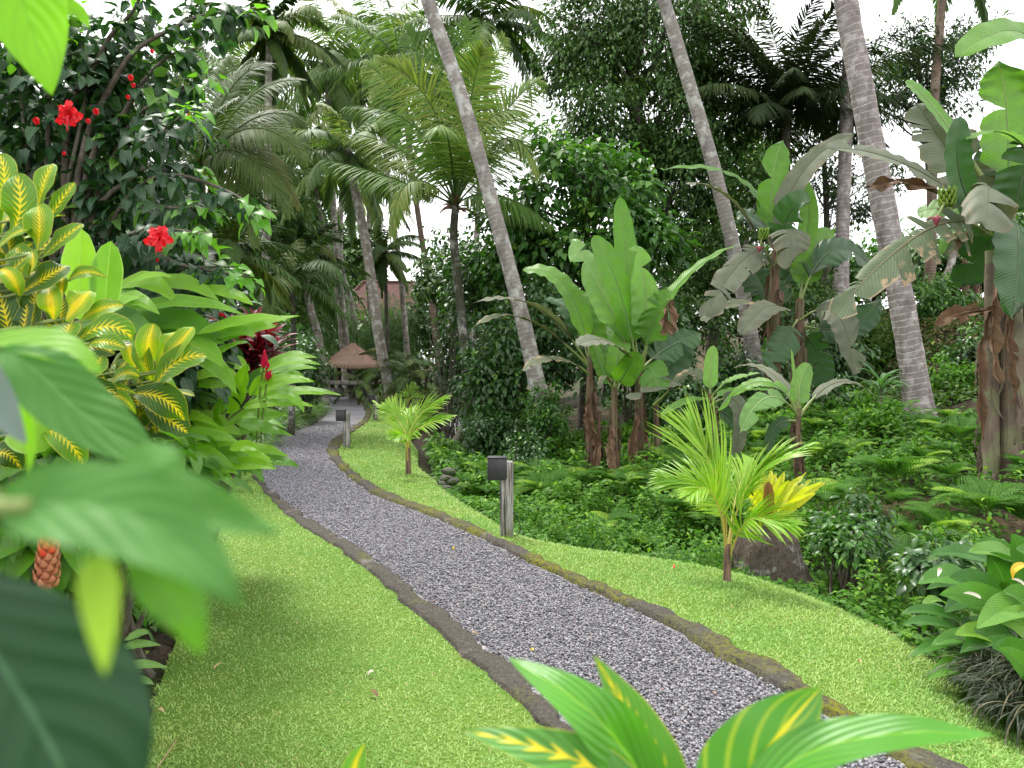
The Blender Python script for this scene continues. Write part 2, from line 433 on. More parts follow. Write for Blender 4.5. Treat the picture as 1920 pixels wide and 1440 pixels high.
    M['birdnest'] = L('nest_fern_leaf', (.28, .36, .012), (.6, .58, .035), rib=(.32, .34, .06), ribw=.09, veins=40, vslope=.2, vamt=.12, rough=.4, trans=.4, bump=.4)
    M['birdnest_dead'] = L('nest_fern_leaf_dead', (.19, .075, .015), (.22, .09, .02), rib=(.06, .03, .01), ribw=.12, rough=.6, trans=.2)
    M['blur_leaf'] = L('near_leaf', (.055, .17, .03), (.095, .25, .05), rib=(.12, .28, .08), ribw=.05, veins=7, vslope=.35, vamt=.16, vcol=(.035, .11, .02), spots=(.12, .27, .05), spotamt=.5, under=(.13, .32, .03), rough=.55, spec=.22, trans=.28, bump=.2)
    M['blur_dark'] = L('near_leaf_dark', (.012, .05, .018), (.02, .075, .026), rib=(.05, .13, .06), ribw=.04, veins=6, vslope=.4, vamt=.1, vcol=(.06, .16, .06), rough=.5, spec=.35, trans=.2, bump=.15)
    M['blur_back'] = L('near_leaf_backlit', (.17, .4, .012), (.22, .46, .018), rib=(.14, .34, .02), ribw=.04, veins=6, vslope=.5, vamt=.35, vcol=(.12, .32, .015), rough=.45, trans=.5, bump=.4)  # bright copy: light from behind put into the leaf colour
    M['blur_back2'] = L('near_leaf_shaded', (.06, .2, .015), (.1, .26, .02), rib=(.14, .34, .02), ribw=.04, rough=.45, trans=.35)  # darker copy of the backlit leaf, its shade put into the colour
    M['blur_grey'] = L('near_leaf_silver', (.12, .17, .16), (.16, .2, .19), rough=.5, trans=.15)
    M['blur_yellow'] = L('near_leaf_underside', (.26, .42, .04), (.3, .46, .06), rib=(.3, .46, .1), ribw=.06, rough=.45, trans=.4)
    # croton: yellow midrib with spikes along the lateral veins
    for nm, wide, base, base2 in (('croton', .5, (.07, .19, .012), (.19, .36, .015)), ('croton_near', .4, (.085, .25, .035), (.13, .33, .045)), ('croton_dark', .45, (.03, .085, .012), (.075, .17, .018))):
        s = NT(nm + '_leaf'); u, v, r = s.leaf(); au = s.math('ABSOLUTE', u)
        nz = s.noise(14, 2); nz2 = s.noise(5, 1)
        saw = s.math('ABSOLUTE', s.math('SINE', s.math('MULTIPLY', s.math('SUBTRACT', v, s.math('MULTIPLY', au, s.math('ADD', .2, s.math('MULTIPLY', r, .25)))), s.math('ADD', 26.0, s.math('MULTIPLY', r, 16.0)))))
        reach = s.math('MULTIPLY', s.math('POWER', saw, 8.0), s.math('MULTIPLY', s.math('ADD', nz2, .35), .95 * wide))
        fat = s.math('MULTIPLY', s.math('POWER', r, 6.0), .8 * wide)
        lim = s.math('ADD', s.math('ADD', .05, reach), s.math('MULTIPLY', fat, s.math('SUBTRACT', 1.1, v)))
        ym = s.rng(s.math('SUBTRACT', lim, au), -.02, .05)
        col = s.mix(r, base, base2)
        col = s.mix(1.0, col, s.mix(nz, (.75, .75, .75), (1.2, 1.2, 1.2)), 'MULTIPLY')
        col = s.mix(s.rng(au, .93, .98), col, (.42, .44, .06))
        col = s.mix(ym, col, (.72, .58, .02))
        p = s.bsdf(col, .42, .32, s.bump(saw, .35, .004))
        t = s.n('ShaderNodeBsdfTranslucent'); s.put(t.inputs[0], s.mix(1.0, col, (1.4, 1.5, .6), 'MULTIPLY'))
        mx = s.n('ShaderNodeMixShader'); mx.inputs[0].default_value = .3
        s.t.links.new(p, mx.inputs[1]); s.t.links.new(t.outputs[0], mx.inputs[2]); M[nm] = s.done(mx.outputs[0])
    # grass
    s = NT('grass_blade'); u, v, r = s.leaf()
    big = s.noise(1.1, 3); mid = s.noise(4.5, 3)
    col = s.mix(r, (.13, .29, .045), (.33, .51, .14))
    col = s.mix(s.rng(big, .42, .62), col, s.mix(r, (.19, .33, .05), (.43, .56, .18)))
    col = s.mix(s.math('MULTIPLY', s.rng(mid, .54, .76), .4), col, (.42, .42, .13))
    col = s.mix(s.rng(r, .975, .985), col, (.5, .42, .2))
    p = s.bsdf(col, .5, .35)
    t = s.n('ShaderNodeBsdfTranslucent'); s.put(t.inputs[0], s.mix(1.0, col, (1.2, 1.3, .7), 'MULTIPLY'))
    mx = s.n('ShaderNodeMixShader'); mx.inputs[0].default_value = .35
    s.t.links.new(p, mx.inputs[1]); s.t.links.new(t.outputs[0], mx.inputs[2]); M['grass'] = s.done(mx.outputs[0])
    s = NT('lawn_turf'); n1 = s.noise(60, 4); n2 = s.noise(1.1, 3)
    col = s.mix(n1, (.045, .09, .012), (.14, .24, .04))
    M['lawn'] = s.done(s.bsdf(col, .8, .1, s.bump(n1, .6, .02)))
    # soil / jungle floor
    s = NT('soil_and_litter'); n1 = s.noise(2.2, 5); n2 = s.noise(26, 5); n3 = s.noise(.35, 3)
    col = s.mix(n2, (.018, .013, .009), (.075, .055, .038))
    col = s.mix(s.rng(n1, .5, .64), col, s.mix(n2, (.02, .04, .01), (.06, .1, .02)))
    col = s.mix(s.math('MULTIPLY', s.rng(n3, .52, .62), .6), col, s.mix(n2, (.07, .05, .03), (.2, .15, .08)))
    M['soil'] = s.done(s.bsdf(col, .9, .15, s.bump(n2, .8, .05)))
    # gravel
    s = NT('gravel_bed'); vo = s.n('ShaderNodeTexVoronoi'); vo.inputs['Scale'].default_value = 62; s.t.links.new(s.pos(), vo.inputs['Vector'])
    x = s.n('ShaderNodeSeparateColor'); s.t.links.new(vo.outputs['Color'], x.inputs[0])
    col = s.mix(x.outputs[0], (.065, .064, .07), (.29, .285, .305)); col = s.mix(s.rng(x.outputs[1], .9, .95), col, (.42, .38, .36))
    col = s.mix(s.rng(s.noise(.9, 3), .4, .65), col, s.mix(1.0, col, (1.25, 1.22, 1.25), 'MULTIPLY'))
    h = s.math('SUBTRACT', 1.0, vo.outputs['Distance'])
    M['gravel'] = s.done(s.bsdf(col, .65, .35, s.bump(h, .9, .02)))
    s = NT('pebble'); u, v, r = s.leaf()
    n2 = s.noise(90, 3)
    col = s.mix(r, (.055, .054, .06), (.27, .265, .29)); col = s.mix(s.rng(u, .93, .95), col, (.32, .29, .28)); col = s.mix(s.rng(u, .993, .996), col, (.28, .15, .13))
    col = s.mix(1.0, col, s.mix(n2, (.7, .7, .7), (1.35, 1.35, 1.35)), 'MULTIPLY')
    M['pebble'] = s.done(s.bsdf(col, .55, .45, s.bump(n2, .3, .003)))
    # kerb: dark weathered cement with moss
    for nm, lo, hi in (('kerb', .56, .7), ('kerb_mossy', .4, .56)):
        s = NT(nm); n1 = s.noise(3.2, 5); n2 = s.noise(34, 5); n3 = s.noise(1.3, 4)
        col = s.mix(n2, (.022, .019, .015), (.1, .09, .074)); col = s.mix(s.rng(s.noise(150, 2), .66, .7), col, (.3, .28, .25))
        col = s.mix(s.math('MULTIPLY', s.rng(n1, .6, .7), .55), col, (.22, .2, .18))
        moss = s.math('MULTIPLY', s.rng(n3, lo, hi), s.rng(n2, .38, .55))
        col = s.mix(moss, col, s.mix(n2, (.05, .06, .008), (.17, .17, .012)))
        M[nm] = s.done(s.bsdf(col, .9, .2, s.bump(n2, .9, .03)))
    # trunks
    def trunk(nm, a, b, ring, moss=None, lichen=(.5, .5, .47), freq=11., mossr=(.5, .6)):
        s = NT(nm); u, v, r = s.leaf(); nz = s.noise(14, 4); nb = s.noise(2.2, 3); fine = s.noise(70, 4)
        ph = s.math('ADD', s.math('MULTIPLY', v, freq), s.math('MULTIPLY', nb, 1.3))
        w = s.math('FRACT', s.math('ADD', ph, s.math('MULTIPLY', nz, .35)))
        rg = s.rng(w, .8, .95)
        col = s.mix(nz, a, b)
        col = s.mix(s.math('MULTIPLY', s.rng(s.noise(5, 5), .5, .62), .75), col, lichen)
        col = s.mix(s.math('MULTIPLY', rg, s.math('MULTIPLY', .8, s.noise(3.1, 2))), col, ring); col = s.mix(s.math('MULTIPLY', s.rng(s.noise(1.7, 5, s.scaled(s.pos(), 3, 3, .7)), .5, .66), .55), col, sc(a, .55))
        col = s.mix(1.0, col, s.mix(fine, (.7, .7, .7), (1.3, 1.3, 1.3)), 'MULTIPLY')
        if moss: col = s.mix(s.math('MULTIPLY', s.rng(nb, *mossr), s.rng(fine, .35, .6)), col, moss)
        hh = s.math('SUBTRACT', s.math('MULTIPLY', fine, .35), s.math('MULTIPLY', rg, -.6))
        return s.done(s.bsdf(col, .85, .2, s.bump(hh, .7, .03)))
    M['coco'] = trunk('coconut_bark', (.17, .15, .135), (.3, .275, .25), (.42, .39, .36))
    M['coco_big'] = trunk('ringed_coconut_bark', (.17, .14, .13), (.31, .275, .26), (.58, .54, .52), freq=8.5, lichen=(.45, .41, .4))
    M['coco_red'] = trunk('reddish_bark', (.13, .085, .065), (.22, .16, .12), (.28, .23, .19), lichen=(.25, .2, .16))
    M['coco_moss'] = trunk('mossy_bark', (.06, .05, .04), (.17, .15, .13), (.22, .21, .19), moss=(.035, .05, .012), mossr=(.36, .5))
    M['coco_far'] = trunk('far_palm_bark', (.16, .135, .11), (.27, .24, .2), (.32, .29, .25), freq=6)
    M['bark'] = trunk('tree_bark', (.05, .042, .033), (.12, .1, .085), (.1, .09, .075), freq=2, moss=(.03, .045, .012), lichen=(.16, .15, .12))
    M['twig'] = trunk('twig_bark', (.07, .06, .045), (.15, .125, .1), (.15, .13, .1), freq=6, lichen=(.2, .18, .15))
    s = NT('banana_stem'); u, v, r = s.leaf()
    n1 = s.noise(1, 4, s.scaled(s.pos(), 30, 30, 2.2)); n2 = s.noise(4, 3)
    col = s.mix(s.rng(n1, .3, .7), (.03, .018, .012), (.26, .16, .11)); col = s.mix(s.math('MULTIPLY', s.rng(n2, .5, .62), .5), col, (.15, .17, .07))
    M['bstem'] = s.done(s.bsdf(col, .7, .25, s.bump(n1, .9, .02)))
    s = NT('large_banana_stem'); n1 = s.noise(1, 4, s.scaled(s.pos(), 28, 28, 1.6)); n2 = s.noise(2.5, 4)
    col = s.mix(n1, (.06, .042, .03), (.25, .19, .145)); col = s.mix(s.math('MULTIPLY', s.rng(n2, .5, .6), .6), col, (.22, .24, .12))
    M['bstem_big'] = s.done(s.bsdf(col, .65, .3, s.bump(n1, .9, .02)))
    # timber, metal, stone
    s = NT('weathered_timber'); n1 = s.noise(1, 5, s.scaled(s.pos(), 42, 42, 2.5)); n2 = s.noise(9, 4)
    col = s.mix(s.rng(n1, .38, .6), (.05, .043, .036), (.46, .44, .41)); col = s.mix(s.math('MULTIPLY', s.rng(n2, .56, .66), .6), col, (.22, .19, .07))
    M['timber'] = s.done(s.bsdf(col, .85, .2, s.bump(n1, .8, .01)))
    s = NT('dark_timber'); n1 = s.noise(1, 4, s.scaled(s.pos(), 20, 20, 2))
    M['dark_timber'] = s.done(s.bsdf(s.mix(n1, (.035, .02, .016), (.1, .06, .048)), .6, .3, s.bump(n1, .4, .01)))
    s = NT('lamp_housing'); n1 = s.noise(26, 4)
    M['black'] = s.done(s.bsdf(s.mix(n1, (.022, .022, .024), (.055, .055, .058)), s.mix(n1, (.4,) * 3, (.65,) * 3), .4))
    s = NT('lamp_glass'); M['lens'] = s.done(s.bsdf((.16, .16, .15), .2, .5))
    s = NT('pale_stone'); n1 = s.noise(12, 5); M['stone'] = s.done(s.bsdf(s.mix(n1, (.2, .19, .17), (.42, .4, .37)), .85, .2, s.bump(n1, .5, .01)))
    s = NT('stream_rock'); n1 = s.noise(7, 5); n2 = s.noise(2, 3)
    col = s.mix(n1, (.035, .034, .032), (.14, .13, .12)); M['rock'] = s.done(s.bsdf(s.mix(s.rng(n2, .5, .6), col, (.04, .06, .015)), .8, .3, s.bump(n1, .9, .03)))
    s = NT('thatch'); u, v, r = s.leaf(); n1 = s.noise(1, 5, s.scaled(s.pos(), 26, 26, 3)); n2 = s.noise(3, 3)
    col = s.mix(n1, (.2, .13, .095), (.55, .37, .28)); col = s.mix(s.math('MULTIPLY', n2, .35), col, (.3, .22, .18))
    M['thatch'] = s.done(s.bsdf(s.mix(r, sc((.3, .19, .14), .8), col), .95, .05, s.bump(n1, 1, .03)))
    s = NT('clay_tile'); n1 = s.noise(3, 4); br = s.n('ShaderNodeTexBrick'); s.t.links.new(s.leafv() if hasattr(s, 'leafv') else (s.leaf(), s._lv)[1], br.inputs['Vector'])
    br.inputs['Scale'].default_value = 3; s.put(br.inputs['Color1'], (.12, .045, .038)); s.put(br.inputs['Color2'], (.075, .034, .03)); s.put(br.inputs['Mortar'], (.05, .025, .02))
    br.inputs['Row Height'].default_value = .8; br.inputs['Brick Width'].default_value = .7
    col = s.mix(s.math('MULTIPLY', n1, .55), br.outputs['Color'], (.12, .085, .075)); M['tile'] = s.done(s.bsdf(col, .85, .2, s.bump(br.outputs['Fac'], -.6, .03)))
    s = NT('house_wall'); n1 = s.noise(2, 5); M['wall'] = s.done(s.bsdf(s.mix(n1, (.2, .15, .12), (.36, .29, .24)), .9, .1))
    s = NT('stump_fibre'); n1 = s.noise(1, 5, s.scaled(s.pos(), 55, 55, 18)); n2 = s.noise(3.5, 4)
    col = s.mix(n1, (.045, .035, .028), (.2, .16, .135)); col = s.mix(s.math('MULTIPLY', s.rng(n2, .54, .6), s.rng(n1, .4, .55)), col, (.34, .34, .31))
    M['stump'] = s.done(s.bsdf(col, .95, .05, s.bump(n1, 1, .05)))
    for nm, c, c2 in (('petal', (.62, .004, .012), (.75, .015, .03)), ('ginger_flower', (.6, .005, .06), (.7, .03, .12)), ('yellow_cluster', (.3, .25, .02), (.42, .32, .03)),
                      ('costus_bract', (.42, .15, .08), (.55, .25, .14)), ('costus_tip', (.65, .05, .03), (.7, .2, .08)), ('white_petal', (.55, .5, .42), (.66, .6, .52)),
                      ('yellow_leaf', (.62, .42, .02), (.7, .5, .04)), ('banana_fruit', (.14, .26, .03), (.24, .36, .05)), ('banana_flower', (.34, .07, .11), (.4, .1, .12)),
                      ('dry_litter', (.3, .2, .1), (.5, .36, .2)), ('pale_sheath', (.5, .4, .28), (.62, .52, .38)), ('pink_bract', (.5, .16, .12), (.6, .25, .2))):
        M[nm] = leafmat(nm, c, c2, rough=.45, spec=.35, trans=.2, tcol=(1.3, 1.1, 1.0))
    s = NT('stream_water'); n1 = s.noise(5, 3, s.scaled(s.pos(), 1, .5, 1)); n2 = s.noise(2.5, 4)
    col = s.mix(s.rng(n2, .56, .66), (.03, .035, .025), (.5, .55, .56))
    M['water'] = s.done(s.bsdf(col, .08, .6, s.bump(n1, .5, .05)))
    s = NT('cable'); M['cable'] = s.done(s.bsdf((.02, .02, .02), .5, .3))
    return M
setup_mats()
# ------------------------------------------------------------------ light and sky
SUN_EL, SUN_AZ = math.radians(62), math.radians(-35)     # azimuth from +Y towards +X
sd = bpy.data.lights.new('sun', 'SUN'); sun = bpy.data.objects.new('sun', sd); COL.objects.link(sun)
sd.energy = 1.5; sd.angle = math.radians(14); sd.color = (1, .96, .9)
sdir = Vector((math.sin(SUN_AZ) * math.cos(SUN_EL), math.cos(SUN_AZ) * math.cos(SUN_EL), math.sin(SUN_EL)))
sun.rotation_euler = sdir.to_track_quat('Z', 'Y').to_euler(); sun.location = (0, 0, 40)
wd = bpy.data.worlds.new('World'); SC.world = wd; wd.use_nodes = True
nt = wd.node_tree; nt.nodes.clear()
o_ = nt.nodes.new('ShaderNodeOutputWorld'); bg = nt.nodes.new('ShaderNodeBackground'); sky = nt.nodes.new('ShaderNodeTexSky')
sky.sky_type = 'NISHITA'; sky.sun_disc = False; sky.sun_elevation = SUN_EL; sky.sun_rotation = SUN_AZ
tc = nt.nodes.new('ShaderNodeTexCoord'); nz = nt.nodes.new('ShaderNodeTexNoise'); nz.inputs['Scale'].default_value = 2.2; nz.inputs['Detail'].default_value = 5
mp = nt.nodes.new('ShaderNodeMapping'); mp.inputs['Scale'].default_value = (1, 1, 2.6)
rg = nt.nodes.new('ShaderNodeMapRange'); rg.inputs[1].default_value = .32; rg.inputs[2].default_value = .6; rg.inputs[3].default_value = .86; rg.inputs[4].default_value = 1.0
mx = nt.nodes.new('ShaderNodeMix'); mx.data_type = 'RGBA'; mx.inputs[7].default_value = (12, 12, 12.2, 1)
k = nt.links.new
k(tc.outputs['Generated'], mp.inputs[0]); k(mp.outputs[0], nz.inputs['Vector']); k(nz.outputs['Fac'], rg.inputs[0]); k(rg.outputs[0], mx.inputs[0])
k(sky.outputs[0], mx.inputs[6]); k(mx.outputs[2], bg.inputs[0]); k(bg.outputs[0], o_.inputs[0])
bg.inputs['Strength'].default_value = .058
SC.view_settings.view_transform = 'Standard'; SC.view_settings.look = 'None'
SC.view_settings.exposure = 1.85; SC.view_settings.gamma = 1
cy = SC.cycles
cy.max_bounces = 7; cy.diffuse_bounces = 4; cy.glossy_bounces = 2; cy.transmission_bounces = 4; cy.transparent_max_bounces = 4
cy.caustics_reflective = False; cy.caustics_refractive = False; cy.sample_clamp_indirect = 6
cy.use_denoising = True

# ------------------------------------------------------------------ ground plan: every edge as x over distance y
def edge(px, extra=(), front=()):
    g = [G(*p)[:2] for p in px]
    a = np.array([*front, *[(q[0], q[1]) for q in g], *extra]); a = a[np.argsort(a[:, 1])]
    return lambda y: np.interp(y, a[:, 1], a[:, 0])
def smoothed(fn, w=.35):
    ys = np.arange(-3, 60, .1); v = fn(ys); kk = np.hanning(int(w / .1) * 2 + 3); kk /= kk.sum()
    p = len(kk) // 2; v2 = np.convolve(np.pad(v, p, 'edge'), kk, 'valid')
    return lambda y: np.interp(y, ys, v2)
FR = lambda dx: ((1.45 + dx, 1.0), (2.9 + dx, -3.0))
xl_out = smoothed(edge([(1070, 1440), (1027, 1399), (994, 1357), (922, 1282), (874, 1245), (810, 1189), (769, 1151), (712, 1099), (656, 1050), (599, 1012), (540, 975), (497, 930), (467, 890), (472, 863), (500, 822), (550, 802), (578, 793), (600, 777), (608, 762), (600, 748)], [(-13, 41), (-24, 46), (-40, 58)], [(1.2, 1.0), (2.6, -3)]))
xl_in = smoothed(edge([(1165, 1440), (1040, 1310), (985, 1262), (926, 1217), (892, 1189), (840, 1144), (787, 1110), (727, 1061), (660, 1016), (607, 986), (540, 943), (500, 910), (487, 873), (493, 847), (520, 825), (562, 807), (592, 797), (614, 778), (620, 760), (612, 745)], [(-12.6, 41), (-23.6, 46), (-39, 58)], [(1.5, 1.0), (2.9, -3)]))
xr_in = smoothed(edge([(1680, 1440), (1580, 1369), (1542, 1350), (1449, 1290), (1381, 1260), (1302, 1215), (1240, 1177), (1170, 1140), (1087, 1106), (1005, 1065), (937, 1035), (900, 1012), (825, 979), (757, 952), (694, 930), (650, 897), (614, 862), (608, 842), (618, 826), (656, 804), (680, 786), (685, 768), (671, 752), (647, 740)], [(-9.4, 41), (-19, 46), (-36, 58)], [(2.75, 1.0), (4.1, -3)]))
xr_out = smoothed(edge([(1779, 1432), (1617, 1346), (1512, 1282), (1430, 1234), (1344, 1189), (1240, 1144), (1162, 1110), (1087, 1084), (1024, 1050), (949, 1016), (881, 979), (825, 960), (750, 934), (697, 908), (664, 885), (640, 859), (636, 842), (659, 815), (692, 791), (700, 774), (688, 757), (660, 740)], [(-9.0, 41), (-18.5, 46), (-35.5, 58)], [(3.05, 1.0), (4.4, -3)]))
xe = smoothed(edge([(1920, 1372), (1810, 1260), (1700, 1165), (1600, 1120), (1520, 1092), (1440, 1058), (1350, 1046), (1230, 1048), (1060, 1012), (960, 978), (840, 908)], [(-1.7, 13), (-2.0, 15.5), (-2.5, 18), (-2.6, 22), (-2.9, 27), (-2.6, 35), (-3, 45), (-4, 60)], [(2.6, 1.5), (4.6, -3)]), .5)
xb = smoothed(edge([(255, 1440), (300, 1280), (335, 1190), (390, 1050), (402, 950), (442, 912)], [(-4.0, 11.4), (-4.35, 13), (-5.0, 16), (-5.6, 19), (-6.3, 22), (-7.4, 25), (-9.5, 28), (-12, 32), (-16, 45), (-20, 60)], [(-1.2, 2), (-1.0, -3)]), .5)

def vnoise(x, y, f, seed=0):
    return (np.sin(x * f + seed) * np.cos(y * f * 1.13 + seed * 1.7) + .5 * np.sin(x * f * 2.3 + y * f * 1.9 + seed * 3.1) + .35 * np.sin(x * f * 4.1 - y * f * 3.7 + seed))
def h(x, y):
    x, y = np.asarray(x, float), np.asarray(y, float)
    d = x - xe(y)
    z = np.interp(d, [-.8, -.3, .05, .35, .8, 1.9, 2.6, 4, 6, 8, 9.5, 11.5, 12.6, 13.4, 17, 30, 60], [0, -.025, -.13, -.45, -.66, -.66, -.5, -.3, .05, .3, .55, 1.0, 1.9, 2.55, 3.0, 4.2, 8])
    z = z + np.clip((d - 1) / 3, 0, 1) * .07 * vnoise(x, y, 1.4, 2) + np.clip((d - 6) / 5, 0, 1) * .15 * vnoise(x, y, .5, 5)
    z = z + np.clip((xb(y) - x) / 1.2, 0, 1) * (.06 + .05 * vnoise(x, y, 1.9, 4))
    z = z + np.clip((y - 34) / 30, 0, 1) * 1.2
    return z
# one sheet for the land
xs = np.unique(np.concatenate([np.arange(-8, 14, .22), np.arange(-60, -8, 2), np.arange(14, 70, 1.5), [-300, -180, -100, 100, 180, 300]]))
ys = np.unique(np.concatenate([np.arange(-2, 24, .22), np.arange(24, 60, .8), np.arange(60, 130, 5), [-120, -40, -15, -6, 180, 260, 400]]))
X, Y = np.meshgrid(xs, ys); Z = h(X, Y)
on_bed = (X > xb(Y)) & (X < xe(Y) + .1)
Z = Z - np.where(on_bed, .07, .03)
nx = len(xs); ii, jj = np.meshgrid(np.arange(len(ys) - 1), np.arange(nx - 1), indexing='ij'); q = ii * nx + jj
mb = MB(); mb.add(np.stack([X, Y, Z], -1).reshape(-1, 3), np.stack([q, q + 1, q + nx + 1, q + nx], -1).reshape(-1, 4), A3(0, 0, .5))
struct(mb.build('ground', M['soil']))
def ribbon(name, mat, fa, fb, y0, y1, dy, nc, zoff=0., prof=None, ea=0., eb=0.):
    ysr = np.arange(y0, y1 + 1e-6, dy); m = len(ysr); c = np.linspace(0, 1, nc)
    a, b = fa(ysr) + ea, fb(ysr) + eb
    if prof is not None:
        a = a + .02 * vnoise(ysr * 0 + 3, ysr, 5.1, 1) + .008 * vnoise(ysr * 0 + 2, ysr, 13, 4) + .006 * R.standard_normal(m) + .012; b = b + .02 * vnoise(ysr * 0 + 9, ysr, 6.3, 2) + .012 * vnoise(ysr * 0 + 5, ysr, 12, 7) + .01 * R.standard_normal(m) - .012
    Xr = a[:, None] + (b - a)[:, None] * c[None]; Yr = np.repeat(ysr[:, None], nc, 1)
    Zr = h(Xr, Yr) + zoff
    if prof is not None: Zr = Zr + np.interp(c, *prof)[None] * (1 + .12 * vnoise(Xr, Yr, 4, 3)) + .004 * R.standard_normal(Zr.shape)
    i, j = np.meshgrid(np.arange(m - 1), np.arange(nc - 1), indexing='ij'); q = i * nc + j
    mb = MB(); mb.add(np.stack([Xr, Yr, Zr], -1).reshape(-1, 3), np.stack([q, q + 1, q + nc + 1, q + nc], -1).reshape(-1, 4), A3(0, 0, .5))
    return struct(mb.build(name, mat))
ribbon('lawn', M['lawn'], xb, xl_out, -2.5, 45, .12, 26, 0, ea=0, eb=.08)
ribbon('lawn', M['lawn'], xr_out, xe, -2.5, 45, .12, 26, 0, ea=-.08, eb=.12)
ribbon('gravel_path', M['gravel'], xl_in, xr_in, -2.5, 52, .12, 18, -.005, ea=-.1, eb=.1)
KP = ([0, .03, .1, .5, .9, .97, 1], [-.05, .008, .024, .03, .024, .008, -.05])
ribbon('kerb', M['kerb'], xl_out, xl_in, -2.5, 52, .05, 11, 0, KP, ea=.015, eb=-.03)
ribbon('kerb', M['kerb_mossy'], xr_in, xr_out, -2.5, 52, .05, 11, .01, KP, ea=.03, eb=-.015)
# stream water
ysr = np.arange(4, 60, .3); c = np.linspace(.2, 3.4, 10)
Xr = xe(ysr)[:, None] + c[None]; Yr = np.repeat(ysr[:, None], 10, 1); Zr = np.full_like(Xr, -.56) + .01 * vnoise(Xr, Yr, 3, 1)
i, j = np.meshgrid(np.arange(len(ysr) - 1), np.arange(9), indexing='ij'); q = i * 10 + j
mb = MB(); mb.add(np.stack([Xr, Yr, Zr], -1).reshape(-1, 3), np.stack([q, q + 1, q + 11, q + 10], -1).reshape(-1, 4), A3(0, 0, .5))
struct(mb.build('stream_water', M['water']))

# ------------------------------------------------------------------ grass, pebbles
def scatter(fa, fb, y0, y1, dens, fall=1.35, ref=3.0):
    """random x,y between two edges, thinning with distance"""
    yy = np.linspace(y0, y1, 400); wdt = np.clip(fb(yy) - fa(yy), 0, None)
    rho = dens * np.minimum(1, (ref / np.maximum(yy, ref)) ** fall)
    cdf = np.cumsum(wdt * rho) * (yy[1] - yy[0]); n = int(cdf[-1])
    y = np.interp(R.random(n) * cdf[-1], cdf, yy); a, b = fa(y), fb(y)
    return a + (b - a) * R.random(n), y
T_BLADE = dict(x=A3(-1, 1, 1, -1, 0), y=A3(0, 0, .55, .55, 1), zl=A3(0, 0, -.1, -.1, -.42), zw=A3(0, 0, 0, 0, 0),
               f=np.array([[0, 1, 2, 3], [3, 2, 4, 4]]), u=A3(-1, 1, 1, -1, 0), v=A3(0, 0, .5, .5, 1))
T_BLADE['f'] = np.array([[0, 1, 2, 3]]); T_TIP = dict(T_BLADE, f=np.array([[3, 2, 4]]))
def grass(x, y, L0, W0, tilt):
    n = len(x); z = h(x, y) - .004
    far = np.maximum(1, (y / 3.6) ** .55)
    az = R.uniform(0, 6.283, n); el = np.clip(R.normal(tilt, .35, n), .08, 1.5)
    D = np.stack([np.cos(az) * np.cos(el), np.sin(az) * np.cos(el), np.sin(el)], -1)
    Nn = np.stack([-np.cos(az) * np.sin(el), -np.sin(az) * np.sin(el), np.cos(el)], -1)
    L = L0 * R.uniform(.55, 1.3, n) * far ** .5; Wd = W0 * R.uniform(.7, 1.3, n) * far; rr = R.random(n)
    mb = MB(); pos = np.stack([x, y, z], -1)
    batch(mb, T_BLADE, pos, D, Nn, L, Wd, rr)
    mb.f3.append((np.array([[3, 2, 4]])[None] + (np.arange(n) * 5)[:, None, None]).reshape(-1, 3))
    return mb
x, y = scatter(lambda y: xb(y) + .03 * vnoise(y, y, 7), lambda y: xl_out(y) + .03, 1.8, 34, 21000)
tag(grass(x, y, .021, .0042, .66).build('grass', M['grass']), 'short bright green turf between the left flower bed and the gravel path', 'grass', kind='stuff')
x, y = scatter(lambda y: xr_out(y) - .03, lambda y: xe(y) + .1, 1.8, 34, 19000)
tag(grass(x, y, .026, .0042, .74).build('grass', M['grass']), 'short bright green turf between the gravel path and the ferny slope', 'grass', kind='stuff')
# pebbles
def ico():
    p = (1 + 5 ** .5) / 2
    V = nrm(np.array([[-1, p, 0], [1, p, 0], [-1, -p, 0], [1, -p, 0], [0, -1, p], [0, 1, p], [0, -1, -p], [0, 1, -p], [p, 0, -1], [p, 0, 1], [-p, 0, -1], [-p, 0, 1]]))
    Fc = np.array([[0, 11, 5], [0, 5, 1], [0, 1, 7], [0, 7, 10], [0, 10, 11], [1, 5, 9], [5, 11, 4], [11, 10, 2], [10, 7, 6], [7, 1, 8], [3, 9, 4], [3, 4, 2], [3, 2, 6], [3, 6, 8], [3, 8, 9], [4, 9, 5], [2, 4, 11], [6, 2, 10], [8, 6, 7], [9, 8, 1]])
    return V, Fc
x, y = scatter(lambda y: xl_in(y) - .03, lambda y: xr_in(y) + .03, 2.0, 20, 7600, 1.2, 4.2)
IV, IF = ico(); n = len(x)
az = R.uniform(0, 6.28, n); s1 = R.uniform(.005, .0108, n) * np.maximum(1, (y / 5) ** .45); s2 = s1 * R.uniform(.6, .95, n); s3 = s1 * R.uniform(.4, .7, n)
ti = R.normal(0, .35, (n, 2))
ex = nrm(np.stack([np.cos(az), np.sin(az), ti[:, 0]], -1)); ey = nrm(np.cross(np.stack([ti[:, 1], ti[:, 0], np.ones(n)], -1), ex)); ez = np.cross(ex, ey)
iv = IV[None] * R.uniform(.86, 1.12, (n, 12, 1))
V = np.stack([x, y, h(x, y) + R.uniform(-.004, .012, n)], -1)[:, None] + iv[..., :1] * (ex * s1[:, None])[:, None] + iv[..., 1:2] * (ey * s2[:, None])[:, None] + iv[..., 2:] * (ez * s3[:, None])[:, None]
att = np.repeat(np.stack([R.random(n), R.random(n), R.random(n)], -1)[:, None], 12, 1)
mb = MB(); mb.add(V.reshape(-1, 3), (IF[None] + (np.arange(n) * 12)[:, None, None]).reshape(-1, 3), att.reshape(-1, 3))
